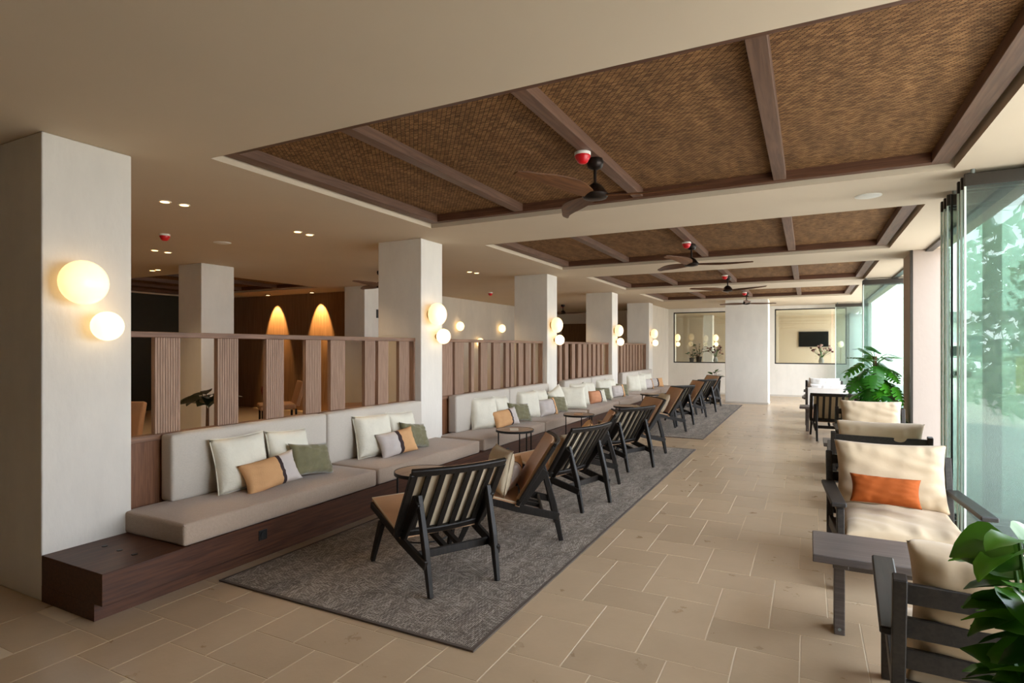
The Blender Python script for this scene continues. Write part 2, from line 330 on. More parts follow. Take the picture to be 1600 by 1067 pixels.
# ------------------------------------------------------------------ ceiling with woven wells
XW0, XW1 = -3.6, .93
wells = [(XW0, XW1, 2.55+3.72*k, 2.55+3.72*k+2.57) for k in range(4)]
holes = wells+[(-14.0, -9.3, 6.3, 9.1)]
xs = sorted(set([-14.2, 1.6]+[h[0] for h in holes]+[h[1] for h in holes])); ys = sorted(set([-4.6, 27.0]+[h[2] for h in holes]+[h[3] for h in holes]))
cb = MB(); TH = 3.02
for i in range(len(xs)-1):
    for j in range(len(ys)-1):
        x0, x1, y0, y1 = xs[i], xs[i+1], ys[j], ys[j+1]
        if any(h[0] <= x0 and x1 <= h[1] and h[2] <= y0 and y1 <= h[3] for h in holes): continue
        cb.add([(x0, y0, CZ), (x1, y0, CZ), (x1, y1, CZ), (x0, y1, CZ)], [(0, 3, 2, 1)])
for h in holes:
    x0, x1, y0, y1 = h; P4 = [(x0, y0), (x1, y0), (x1, y1), (x0, y1)]
    for k in range(4):
        a, b = P4[k], P4[(k+1) % 4]; cb.add([(*a, CZ), (*b, CZ), (*b, TH), (*a, TH)], [(0, 1, 2, 3)])
cb.box(-14.2, 1.6, -4.6, 27, TH, 3.2)
cb.add([(1.6, -4.6, CZ), (1.6, 27, CZ), (1.6, 27, 3.2), (1.6, -4.6, 3.2)], [(0, 1, 2, 3)])
ceil = struct('ceiling', cb, M['ceil'])
def well(h, bars, woven='rattan'):
    x0, x1, y0, y1 = h; g = .035; x0 += g; x1 -= g; y0 += g; y1 -= g; wd = .115; zb = CZ+.035
    for (a, b, c, d, m) in ((x0, x0+wd, y0, y1, 'frame'), (x1-wd, x1, y0, y1, 'frame'), (x0+wd, x1-wd, y0, y0+wd*.6, 'frameX'), (x0+wd, x1-wd, y1-wd*.6, y1, 'frameX')):
        obj('frame_board', MB().box(a, b, c, d, zb, zb+.11), M[m], ceil, bev=.002, seg=1)
    xb = [x0+wd]+bars+[x1-wd]
    for b in bars: obj('cross_bar', MB().box(b-.045, b+.045, y0+wd*.6, y1-wd*.6, zb+.005, zb+.1), M['frame'], ceil, bev=.002, seg=1)
    for i in range(len(xb)-1):
        a, b = xb[i]+(.045 if i else 0), xb[i+1]-(.045 if i < len(xb)-2 else 0)
        obj('woven_panel', MB().box(-(b-a)/2, (b-a)/2, -(y1-y0)/2+wd*.6, (y1-y0)/2-wd*.6, 0, .015), M[woven], ceil, loc=((a+b)/2, (y0+y1)/2, zb+.075))
for h in wells: well(h, [-2.50, -1.33, -.20])
well(holes[4], [-12.8, -11.65, -10.5])

# ------------------------------------------------------------------ walls and columns
def wallbox(name, *a, m='plaster', bev=0): return struct(name, MB().box(*a), M[m])
CY = [1.77, 5.53, 9.2, 12.93, 16.4]
for i, y in enumerate(CY):
    d = .51 if i == 0 else .44
    m_ = MB().box((-5.6 if i == 0 else -4.67), -4.03, y, y+d, 0, CZ)
    tag(obj('column', m_, M['plaster'], bev=.008), kind='structure')
for (x, y) in ((-8.7, 5.62), (-8.72, 9.25)):
    tag(obj('column', MB().box(x, x+.55, y, y+.56, 0, CZ), M['plaster'], bev=.008), kind='structure')
tag(obj('column', MB().box(-2.0, -.94, 16.55, 17.3, 0, CZ), M['plaster'], bev=.008), kind='structure')
obj('skirting', MB().box(-2.012, -.928, 16.538, 17.31, 0, .05), M['potw'], bpy.data.objects['column.007'])
wallbox('wall_left', -14.2, -14.0, -4.6, 19.5, 0, CZ, m='olive')
wallbox('wall_back', -14.2, 2.0, -4.8, -4.6, 0, CZ)
wallbox('wall_light_block', 1.34, 1.6, -4.6, 1.5, 0, CZ)  # out-of-view wall added to cut the daylight near the camera
wallbox('wall_inner', -14.2, -8.1, 10.0, 10.15, 0, CZ, m='brownwall')
wallbox('wall_lamps', -8.25, -8.1, 10.15, 16.5, 0, CZ, m='plaster2')
wallbox('wall_alcove', -9.6, -9.45, 16.5, 19.5, 0, CZ, m='plaster2')
wallbox('wall_side', -4.3, -4.15, 17.0, 19.5, 0, CZ, m='plaster2')
wallbox('wall_outer_left', -9.6, -9.45, 19.5, 27, 0, CZ)
# end wall with two window openings
ew = MB(); Y0, Y1 = 19.5, 19.66
ops = [(-3.98, -2.02, 1.0, 2.66), (-.92, 1.0, 1.0, 2.68)]
ew.box(-9.6, -3.98, Y0, Y1, 0, CZ); ew.box(-2.02, -.92, Y0, Y1, 0, CZ); ew.box(1.0, 1.62, Y0, Y1, 0, CZ)
for a, b, c, d in ops: ew.box(a, b, Y0, Y1, 0, c); ew.box(a, b, Y0, Y1, d, CZ)
struct('wall_end', ew, M['plaster'])
struct('baseboard_end', MB().box(-4.15, 1.3, Y0-.015, Y0, 0, .06), M['potw'])
for n, (a, b, c, d) in enumerate(ops):
    wn = struct('window_%d' % (n+1), MB().box(a, b, Y0+.02, Y0+.06, c, c+.035).box(a, b, Y0+.02, Y0+.06, d-.035, d).box(a, a+.035, Y0+.02, Y0+.06, c, d).box(b-.035, b, Y0+.02, Y0+.06, c, d), M['darkframe'])
    if n == 0: obj('pane', MB().box(a+.035, b-.035, Y0+.035, Y0+.041, c+.035, d-.035), M['glass'], wn)
    else:
        for u, v in ((a, .62), (.62, b)): obj('pane', MB().box(u+.03, v-.012, Y0+.035, Y0+.041, c+.035, d-.035), M['glass'], wn)
wallbox('wall_far', -9.6, 2.0, 25.6, 25.8, 0, CZ, m='beigewall')
# brown door and brown hatch at the end of the inner room
dr = struct('door_1', MB().box(-7.95, -7.0, Y0-.05, Y0-.01, 0, 2.35), M['doorbrown'], bev=.003)
obj('door_handle', MB().tube([(-7.1, Y0-.05, 1.02), (-7.1, Y0-.1, 1.02), (-7.22, Y0-.1, 1.02)], .011), M['alu'], dr)
dr = struct('door_2', MB().box(1.06, 1.58, Y0-.05, Y0-.005, 0, 2.5), M['extwhite'], bev=.003)
obj('door_handle', MB().tube([(1.14, Y0-.05, 1.45), (1.14, Y0-.1, 1.45), (1.26, Y0-.1, 1.45)], .012), M['blackp'], dr)
# piers of the garden front
for i, (a, b) in enumerate(((9.16, 10.0),)):
    p = struct('trim_%d' % (i+1), MB().box(1.22, 1.62, a, b, 0, CZ), M['pier'], bev=.006)
    obj('jamb_profile', MB().box(1.195, 1.222, a-.01, a+.06, 0, CZ), M['alu'], p)
struct('trim_3', MB().box(1.30, 1.34, -4.6, 19.5, -.05, .006), M['alu'])   # floor track
struct('trim_4', MB().box(1.36, 1.44, -4.6, 19.5, CZ-.03, CZ+.002), M['alu'])   # ceiling track

# ------------------------------------------------------------------ folding glass panes
def gpane(x0, x1, y, label, zt=2.66):
    t = thing('glass_door_panel', label, 'glass door', ((x0+x1)/2, y, 0), group=None)
    h = (x1-x0)/2
    obj('pane', MB().box(-h+.012, h-.012, -.005, .005, .09, zt), M['gglass'], t)
    hr = obj('head_rail', MB().box(-h, h, -.016, .016, zt, zt+.09), M['alu'], t, bev=.003, seg=1)
    obj('roller', MB().lathe([(.014, 0), (.014, .04)], 10, (-h+.05, 0, zt+.085)), M['steel'], hr)
    obj('bottom_rail', MB().box(-h, h, -.014, .014, .012, .09), M['alu'], t, bev=.003, seg=1)
    obj('edge_strip', MB().box(-h, -h+.012, -.009, .009, .09, zt), M['gedge'], t)
    obj('edge_strip', MB().box(h-.012, h, -.009, .009, .09, zt), M['gedge'], t)
    return t
for y, l in ((5.2, 'folded glass door panel nearest the camera, hanging square to the garden front'), (5.31, 'folded glass door panel tucked directly behind the nearest one'), (5.42, 'third glass door panel in the nearest folded stack'),
             (5.85, 'glass door panel fourth in the near stack, after the gap'), (5.97, 'glass door panel fifth in the near stack'), (6.09, 'rearmost glass door panel of the near folded stack')):
    gpane(.98+(.02 if y < 5.5 else .03), 1.92, y, l)
for y in (5.845,): pass
for y, l in ((12.45, 'foremost glass door panel of the middle stack beyond the beige pier'), (12.56, 'second glass door panel of the middle stack beyond the beige pier'), (12.67, 'rear glass door panel of the middle stack beyond the beige pier')): gpane(.9, 1.8, y, l)
for y, l in ((18.9, 'front glass door panel of the farthest stack by the right window'), (19.02, 'rear glass door panel of the farthest stack by the right window')): gpane(.69, 1.5, y, l)
tag(obj('door_seal', MB().box(.996, 1.008, 5.60, 5.62, .02, 2.70), M['seal']), 'thin black vertical seal strip between folded glass panels', 'seal')

# ------------------------------------------------------------------ outside
gr = struct('ground', MB().box(1.34, 90, -30, 120, -.1, -.03), M['terrace'])
tag(obj('terrace_post', MB().box(1.47, 1.59, 6.8, 6.92, -.03, CZ), M['steel'], bev=.004), 'square grey steel post just outside the folded glass panels', 'post')
b = thing('white_house', 'low white house with grey roof far beyond the glass', 'house', (14.0, 48, -.03))
obj('wall', MB().box(-6, 4, 0, 8, 0, 3.2), M['extwhite'], b); obj('roof', MB().box(-6.5, 4.5, -.5, 8.5, 3.2, 3.9), M['roof'], b)
for xx in (-4.5, -2.3, -.2, 2.0): obj('window', MB().box(xx, xx+1.1, -.05, .02, 1.0, 2.3), M['extwin'], b)
c = thing('parked_van', 'pale silver parked van in front of the white house', 'van', (6.3, 36, -.03))
obj('body', MB().box(-1, 1.1, 0, 4.4, .35, 1.0).box(-.85, .95, .9, 4.3, 1.0, 1.75), M['extwhite'], c, bev=.12)
obj('windscreen', MB().box(-.7, .8, .86, .92, 1.1, 1.6), M['screen'], c)
for xx in (-.95, .85):
    for yy in (.9, 3.5): obj('wheel', MB().tube([(xx, yy, .33), (xx+.2, yy, .33)], .33, 16), M['blackp'], c)
def hedge(x, y, wx, wy, hz, label, n=2600, seed=1):
    R = random.Random(seed); t = thing('garden_hedge', label, 'hedge', (x, y, -.03))
    mb = MB()
    for k in range(n):
        px, py, pz = R.uniform(-wx, wx), R.uniform(-wy, wy), R.uniform(0, hz)*1.0
        r = R.uniform(.16, .3); a = Euler((R.uniform(0, 6), R.uniform(0, 6), R.uniform(0, 6))).to_matrix()
        mb.add([Vector((px, py, pz))+a@Vector(v)*r for v in ((-.5, 0, 0), (0, -.9, 0), (.5, 0, .1), (0, .9, 0))], [(0, 1, 2, 3)])
    f = obj('foliage', mb, M['hedge'], t); f['kind'] = 'stuff'
    return t
hedge(11.6, 32.0, 3.4, 2.4, 5.2, 'leafy light green hedge seen through the glass on the right', seed=3)
hedge(7.6, 22.0, 1.5, 1.6, 1.3, 'lower green shrub bed close behind the glass on the right', 900, seed=4)
hedge(6.0, -9.0, 2.6, 5.0, 4.5, 'unseen row of garden trees added outside for a green reflection in the glass', 2600, seed=9)  # out of view, added so the glass panes mirror green
b = thing('kiosk', 'small ochre yellow kiosk box among the greenery outside', 'kiosk', (6.7, 24.6, -.03))
obj('body', MB().box(-.5, .5, -.4, .4, 0, 1.25), M['yellow'], b, bev=.02); obj('lid', MB().box(-.55, .55, -.45, .45, 1.25, 1.32), M['extwhite'], b)

# ------------------------------------------------------------------ bench platform
bp = thing('bench_platform', 'long low dark walnut bench platform running along the columns', 'bench', (-3.9, 1.77, 0))
BX0, BX1, BY0, BY1 = -4.03, -3.40, 1.77, 17.0
pb = MB().box(-4.70+3.9, BX1+3.9, 0, BY1-BY0, .09, .27)
# recesses for columns are hidden behind; keep the platform only in front and between columns
pb = MB().box(BX0+3.9, BX1+3.9, 0, BY1-BY0, .095, .272)
for k in range(4): pb.box(-4.2+3.9, BX0+3.9, CY[k]+.5-1.77, CY[k+1]-1.77-.001, .095, .272)
obj('platform', pb, M['bench'], bp, bev=.002, seg=1)
obj('toe_kick', MB().box(BX0+3.9, -3.475+3.9, 0.0, BY1-BY0-.01, 0, .095), M['bench'], bp)
for x, y in ((-3.87, 2.03), (-3.71, 2.03), (-3.56, 2.03)): obj('cable_grommet', MB().lathe([(.014, 0), (.017, .003), (.015, .006)], 14, (x+3.9, y-1.77, .27)), M['blackp'], bp)
sk = obj('power_socket', MB().box(.5, .506, 1.0, 1.07, .155, .225), M['blackp'], bp, bev=.004)
obj('socket_well', MB().tube([(.5065, 1.035, .19), (.5085, 1.035, .19)], .022, 16), M['seal'], sk)
sk = obj('power_socket', MB().box(.5, .506, 4.7, 4.77, .155, .225), M['blackp'], bp, bev=.004)

# ------------------------------------------------------------------ slatted partitions
def bayname(k): return ('nearest bay', 'second bay', 'third bay', 'farthest bay')[k]
bayboards = [
    [(2.50, 2.70), (2.99, 3.19), (3.45, 3.65), (3.89, 4.09), (4.20, 4.41), (4.69, 4.86), (4.90, 5.08), (5.26, 5.46)],
    [(6.05, 6.38), (6.42, 6.66), (6.84, 6.93), (7.10, 7.30), (7.47, 7.70), (7.86, 7.99), (8.03, 8.15), (8.30, 8.48), (8.56, 8.74), (8.86, 8.94)],
    [(9.75, 9.9), (10.02, 10.16), (10.30, 10.48), (10.66, 10.85), (11.0, 11.2), (11.3, 11.5), (11.62, 11.78), (11.9, 12.08), (12.2, 12.38), (12.5, 12.62)],
    [(13.45, 13.6), (13.72, 13.82), (13.98, 14.16), (14.24, 14.42), (14.52, 14.7), (14.82, 15.0), (15.1, 15.3), (15.38, 15.55), (15.68, 15.86), (15.98, 16.1)]]
for k in range(4):
    y0 = CY[k]+(.51 if k == 0 else .44)+.002; y1 = CY[k+1]-.002
    t = thing('slatted_partition', 'walnut slatted partition behind the bench in the '+bayname(k)+', between %s columns' % ('the first and second', 'the second and third', 'the third and fourth', 'the fourth and fifth')[k], 'partition', (-4.15, y0, 0), group='walnut partitions between the columns')
    L = y1-y0
    obj('top_rail', MB().box(-.045, .04, 0, L, 1.572, 1.612), M['walnutY'], t, bev=.003, seg=1)
    obj('bottom_rail', MB().box(-.04, .035, 0, L, .84, .885), M['walnutY'], t, bev=.003, seg=1)
    obj('lower_panel', MB().box(-.03, .02, .02, L-.02, .272, .84), M['panelwood'], t)
    obj('end_post', MB().box(-.04, .035, 0, .025, .272, 1.572), M['walnut'], t); obj('end_post', MB().box(-.04, .035, L-.025, L, .272, 1.572), M['walnut'], t)
    for a, b in bayboards[k]:
        m_ = MB(); m_.box(-.03, .0, a-y0, b-y0-.012, .885, 1.572)
        n = max(2, int((b-a)/.02)); w_ = (b-a-.012)/n
        for q in range(n): m_.box(0, .012, a-y0+q*w_+.0015, a-y0+(q+1)*w_-.0015, .885, 1.572)
        obj('board', m_, M['walnut'], t)

# ------------------------------------------------------------------ bench cushions
def softbox(sx, sy, sz, bev, seed=0, nx=4, ny=14, nz=3):
    """rounded upholstered block with slight unevenness; origin bottom centre"""
    me_mb = MB().box(-sx/2, sx/2, -sy/2, sy/2, 0, sz); me = bpy.data.meshes.new('c'); me.from_pydata(me_mb.v, [], me_mb.f)
    bm = bmesh.new(); bm.from_mesh(me); bmesh.ops.recalc_face_normals(bm, faces=bm.faces)
    bmesh.ops.bevel(bm, geom=bm.edges[:], offset=bev, segments=3, affect='EDGES', profile=.6)
    R = random.Random(seed); ph = [R.uniform(0, 6) for _ in range(6)]
    # cut into cells so that faces can swell
    for k in range(1, ny):
        y = -sy/2+sy*k/ny; bmesh.ops.bisect_plane(bm, geom=bm.verts[:]+bm.edges[:]+bm.faces[:], plane_co=(0, y, 0), plane_no=(0, 1, 0))
    for k in range(1, nx):
        x = -sx/2+sx*k/nx; bmesh.ops.bisect_plane(bm, geom=bm.verts[:]+bm.edges[:]+bm.faces[:], plane_co=(x, 0, 0), plane_no=(1, 0, 0))
    for k in range(1, nz):
        z = sz*k/nz; bmesh.ops.bisect_plane(bm, geom=bm.verts[:]+bm.edges[:]+bm.faces[:], plane_co=(0, 0, z), plane_no=(0, 0, 1))
    for v in bm.verts:
        x, y, z = v.co; ux, uy, uz = 2*x/sx, 2*y/sy, 2*z/sz-1
        b = .010*(1-ux*ux)*(1-uy**6); v.co.z += (b if uz > .5 else 0)+(.002*sin(7*y+ph[0])*(1 if uz > .5 else 0))
        v.co.x += (.008*(1-uz*uz)*(1-uy**6)*(1 if ux > 0 else -1) if abs(ux) > .5 else 0)*1.0
    for f in bm.faces: f.smooth = True
    bm.to_mesh(me); bm.free(); return me
def piped(me_, mat_): me_.materials.append(mat_); return me_
seatm = softbox(.66, 1.785, .138, .022, 1); seatm.materials.append(M['linen_seat'])
# front/side faces of the seat cushions read greyer: same cloth family
backm = softbox(.47, 1.475, .13, .024, 2)
def mkback():
    me = backm
    for v in me.vertices:
        x, y, z = v.co; v.co = (z-.065, y, x+.235)
    me.flip_normals(); me.materials.append(M['linen']); return me
mkback()
def seam(sx, sy, z):
    pts = [(-sx/2, -sy/2, z), (sx/2, -sy/2, z), (sx/2, sy/2, z), (-sx/2, sy/2, z), (-sx/2, -sy/2, z)]
    return MB().tube(pts, .0035, 6, cap=False)
seamm = seam(.652, 1.777, .128).mesh('piping', M['linen_seat'], smooth=True)
oldn = ['left cushion', 'right cushion']
for k in range(4):
    for h in range(2):
        y = 2.24+3.70*k+h*1.81+.893+(0 if k < 3 else .0)
        s = tag(link('seat_cushion', seatm, None, (-3.745, y, .272)), 'taupe linen seat cushion on the bench, %s half of the %s' % (('near', 'far')[h], bayname(k)), 'cushion', 'seat cushions on the bench')
        link('piping', seamm, s)
        y = (CY[k]+(.51 if k == 0 else .44)+.245)+h*1.485+.735
        sc = [1, 1, 1, .95][k]
        s = tag(link('backrest_cushion', backm, None, (-4.045, y, .412)), 'tall pale grey linen backrest cushion, %s half of the %s' % (('near', 'far')[h], bayname(k)), 'cushion', 'backrest cushions on the bench')
        s.rotation_euler = (0, 0, 0)

# ------------------------------------------------------------------ loose pillows
def pillow_mb(w, h, t, seed=0, n=14, wr=.006, stripes=None, puff=.55, pinch=.06, fold=.003):
    """local: width along Y, height along Z from 0, thickness along X"""
    R = random.Random(seed); mb = MB(); ph = [R.uniform(0, 6.28) for _ in range(8)]
    def pt(u, v, s):
        iu = 1-pinch*(1-u*u)*abs(v)**3; iv = 1-pinch*(1-v*v)*abs(u)**3
        y = w/2*u*(1-pinch*(1-v*v)*abs(u)**2.0); z = h/2*v*(1-pinch*(1-u*u)*abs(v)**2.0)
        f = max(0, (1-abs(u)**3.2)*(1-abs(v)**3.2))**puff
        e = wr*(sin(9*u+5*v+ph[0])*cos(7*v-3*u+ph[1])+.6*sin(17*u*v+11*v+ph[2]))*f
        bv = math.exp(-((1-abs(v))/.28)**2)*(1-abs(v)**6)*(1-u**8); bu = math.exp(-((1-abs(u))/.22)**2)*(1-abs(u)**6)*(1-v**8)
        e += s*fold*(bv*(sin(15*u+ph[4]+(1.3 if v > 0 else 0))+.7*sin(26*u+ph[5]+2*v))+bu*sin(12*v+ph[6]))*(.6+.4*sin(3*u+ph[7]))
        f2 = 1+.10*sin(2.3*u+ph[3])
        return (s*(t/2*f*f2)+e, y, z+h/2)
    idx = {}
    for s in (1, -1):
        for i in range(n+1):
            for j in range(n+1):
                edge = i in (0, n) or j in (0, n)
                if s == -1 and edge: idx[(s, i, j)] = idx[(1, i, j)]; continue
                u = -cos(pi*i/n) if False else (2*i/n-1); v = 2*j/n-1
                u = math.copysign(abs(u)**.85, u); v = math.copysign(abs(v)**.85, v)
                idx[(s, i, j)] = len(mb.v); mb.v.append(pt(u, v, s))
    for s in (1, -1):
        for i in range(n):
            for j in range(n):
                q = (idx[(s, i, j)], idx[(s, i+1, j)], idx[(s, i+1, j+1)], idx[(s, i, j+1)])
                mb.f.append(q if s == 1 else q[::-1])
                m = 0
                if stripes:
                    c = (i+.5)/n
                    for a, b, k in stripes:
                        if a <= c < b: m = k
                mb.mi.append(m)
    ring = [idx[(1, i, 0)] for i in range(n)]+[idx[(1, n, j)] for j in range(n)]+[idx[(1, i, n)] for i in range(n, 0, -1)]+[idx[(1, 0, j)] for j in range(n, 0, -1)]
    return mb, [mb.v[i] for i in ring+[ring[0]]]
def pillow_mesh(w, h, t, mats, seed=0, **kw):
    mb, ring = pillow_mb(w, h, t, seed, **kw); return mb.mesh('pillow', mats, smooth=3.0), ring
def put(name, me, loc, yaw, tilt, roll, label, cat, group, ring=None, pm=None, scale=None):
    o = tag(link(name, me, None, loc), label, cat, group)
    o.rotation_euler = (Matrix.Rotation(yaw, 3, 'Z')@Matrix.Rotation(-tilt, 3, 'Y')@Matrix.Rotation(roll, 3, 'X')).to_euler()
    if scale: o.scale = scale
    if ring: link('piping', ring, o)
    return o
PW, ring = pillow_mesh(.44, .42, .15, M['cream'], 3); PWr = MB().tube(ring, .0045, 6, cap=False).mesh('piping', M['cream'], smooth=True)
PW2, ring = pillow_mesh(.46, .40, .14, M['cream'], 9); PW2r = MB().tube(ring, .0045, 6, cap=False).mesh('piping', M['cream'], smooth=True)
ST = [(0, .58, 0), (.58, .645, 2), (.645, 1, 1)]; ST2 = [(0, .47, 1), (.47, .53, 2), (.53, 1, 0)]
PS1, _ = pillow_mesh(.46, .25, .13, [M['tan'], M['lilac'], M['band']], 5, n=17, stripes=ST, pinch=.1)
PS2, _ = pillow_mesh(.46, .26, .13, [M['tan'], M['lilac'], M['band']], 6, n=17, stripes=ST2, pinch=.1)
PS3, _ = pillow_mesh(.44, .26, .13, [M['peach'], M['cream'], M['band']], 16, n=17, stripes=ST, pinch=.1)
PS4, _ = pillow_mesh(.40, .28, .15, [M['lilac'], M['tan'], M['band']], 18, n=17, stripes=[(0, .7, 0), (.7, .76, 2), (.76, 1, 1)], pinch=.1)
PG, _ = pillow_mesh(.44, .28, .12, M['green'], 7, wr=.012, pinch=.1)
ZS = .418
def grp(k, wide=False): return 'loose pillows on the bench'
def bench_pillows():
    G1 = 'loose pillows on the bench'
    def big(y, x, yaw, roll, lab, me=PW, r=PWr, tilt=14): put('square_pillow', me, (x+.045, y, ZS), RD(yaw), RD(tilt), RD(roll), lab, 'pillow', G1, r)
    def lum(me, y, x, yaw, roll, lab, tilt=20, z=0, nm='lumbar_pillow'): put(nm, me, (x+.06, y, ZS+.005+z), RD(yaw), RD(tilt), RD(roll), lab, 'pillow', G1)
    # group 1 (nearest)
    big(3.00, -3.86, -6, 2, 'large cream pillow nearest the camera, leaning on the grey backrest')
    big(3.46, -3.88, 6, -4, 'cream pillow standing behind the first olive pillow', PW2, PW2r)
    lum(PS1, 3.13, -3.70, -14, 9, 'camel and pale striped pillow nearest the camera, camel end to the left', 24, .0)
    lum(PG, 3.56, -3.74, 4, -8, 'olive green pillow nearest the camera, right of the camel striped one', 24, .01)
    # group 2
    big(4.50, -3.86, -14, 0, 'cream pillow upright at the left of the second pillow group')
    big(4.98, -3.88, 2, -3, 'cream pillow behind the second olive pillow, beside the second column', PW2, PW2r)
    lum(PS2, 4.66, -3.70, -16, 6, 'pale and camel pillow of the second group, camel end to the right', 22)
    lum(PG, 5.02, -3.76, 4, -10, 'olive green pillow on the bench beside the second column', 24, .012)
    # group 3
    big(6.72, -3.88, -26, 0, 'cream pillow first beyond the second column')
    big(7.25, -3.88, 4, -4, 'cream pillow behind the camel pillow of the third group', PW2, PW2r)
    lum(PS1, 7.0, -3.70, -20, 6, 'camel, dark-banded pillow of the third group, behind the round table', 22)
    lum(PG, 7.50, -3.74, -14, -6, 'olive green pillow of the third group above the round table', 24, .012)
    # group 4
    big(8.05, -3.86, -28, 0, 'cream pillow at the left of the fourth group, before the third column')
    big(8.62, -3.88, 0, -3, 'cream pillow behind the peach banded pillow', PW2, PW2r)
    lum(PS4, 8.40, -3.70, -24, 4, 'pale lilac pillow with a peach end in the fourth group', 20)
    lum(PG, 8.90, -3.74, -20, -6, 'olive green pillow of the fourth group, near the third column', 24, .012)
    big(9.20, -3.80, -10, 18, 'cream pillow tilted on its corner against the third column')
    put('square_pillow', PW2, (-3.70, 9.62, ZS), RD(-48), RD(18), RD(0), 'large white pillow turned toward the camera past the third column', 'pillow', G1, PW2r, scale=(1.1, 1.1, 1.0))
    big(10.25, -3.84, -30, 0, 'cream pillow just beyond the large turned white pillow')
    big(10.95, -3.88, -6, -4, 'cream pillow behind the round peach pillow', PW2, PW2r)
    lum(PS3, 10.75, -3.68, -34, 4, 'peach and cream banded pillow in the third bay', 18)
    lum(PG, 11.25, -3.74, -30, -4, 'olive green pillow beside the peach banded one in the third bay', 22, .01)
    big(11.75, -3.86, -34, 0, 'cream pillow at the left of the last group in the third bay')
    big(12.35, -3.88, -6, -3, 'cream pillow behind the pale lilac pillow in the third bay', PW2, PW2r)
    lum(PS4, 12.15, -3.70, -34, 3, 'pale lilac pillow with camel end before the fourth column', 18)
    lum(PG, 12.62, -3.76, -26, -6, 'olive green pillow against the fourth column', 22, .01)
    big(14.05, -3.86, -36, 0, 'cream pillow first in the farthest bay'); big(14.6, -3.86, -34, -2, 'cream pillow second in the farthest bay', PW2, PW2r)
    lum(PS4, 14.95, -3.74, -30, 0, 'pale lilac banded pillow in the farthest bay', 18)
    big(15.3, -3.86, -36, 0, 'cream pillow third in the farthest bay'); lum(PS2, 15.85, -3.72, -36, 0, 'pale and camel pillow at the very far end of the bench', 18)
bench_pillows()

# ------------------------------------------------------------------ rugs
def rug(x0, x1, y0, y1, label):
    t = thing('woven_rug', label, 'rug', ((x0+x1)/2, (y0+y1)/2, 0), group='grey woven rugs by the bench')
    a, b = (x1-x0)/2, (y1-y0)/2
    obj('pile', MB().box(-a+.02, a-.02, -b+.02, b-.02, .001, .010), M['rug'], t)
    obj('border', MB().box(-a, a, -b, -b+.02, .001, .011).box(-a, a, b-.02, b, .001, .011).box(-a, -a+.02, -b+.02, b-.02, .001, .011).box(a-.02, a, -b+.02, b-.02, .001, .011), M['rugedge'], t)
rug(-3.36, -1.465, 2.44, 8.76, 'grey brown woven rug under the six nearer easy chairs')
rug(-3.40, -1.52, 9.8, 16.1, 'grey woven rug under the five farther easy chairs')

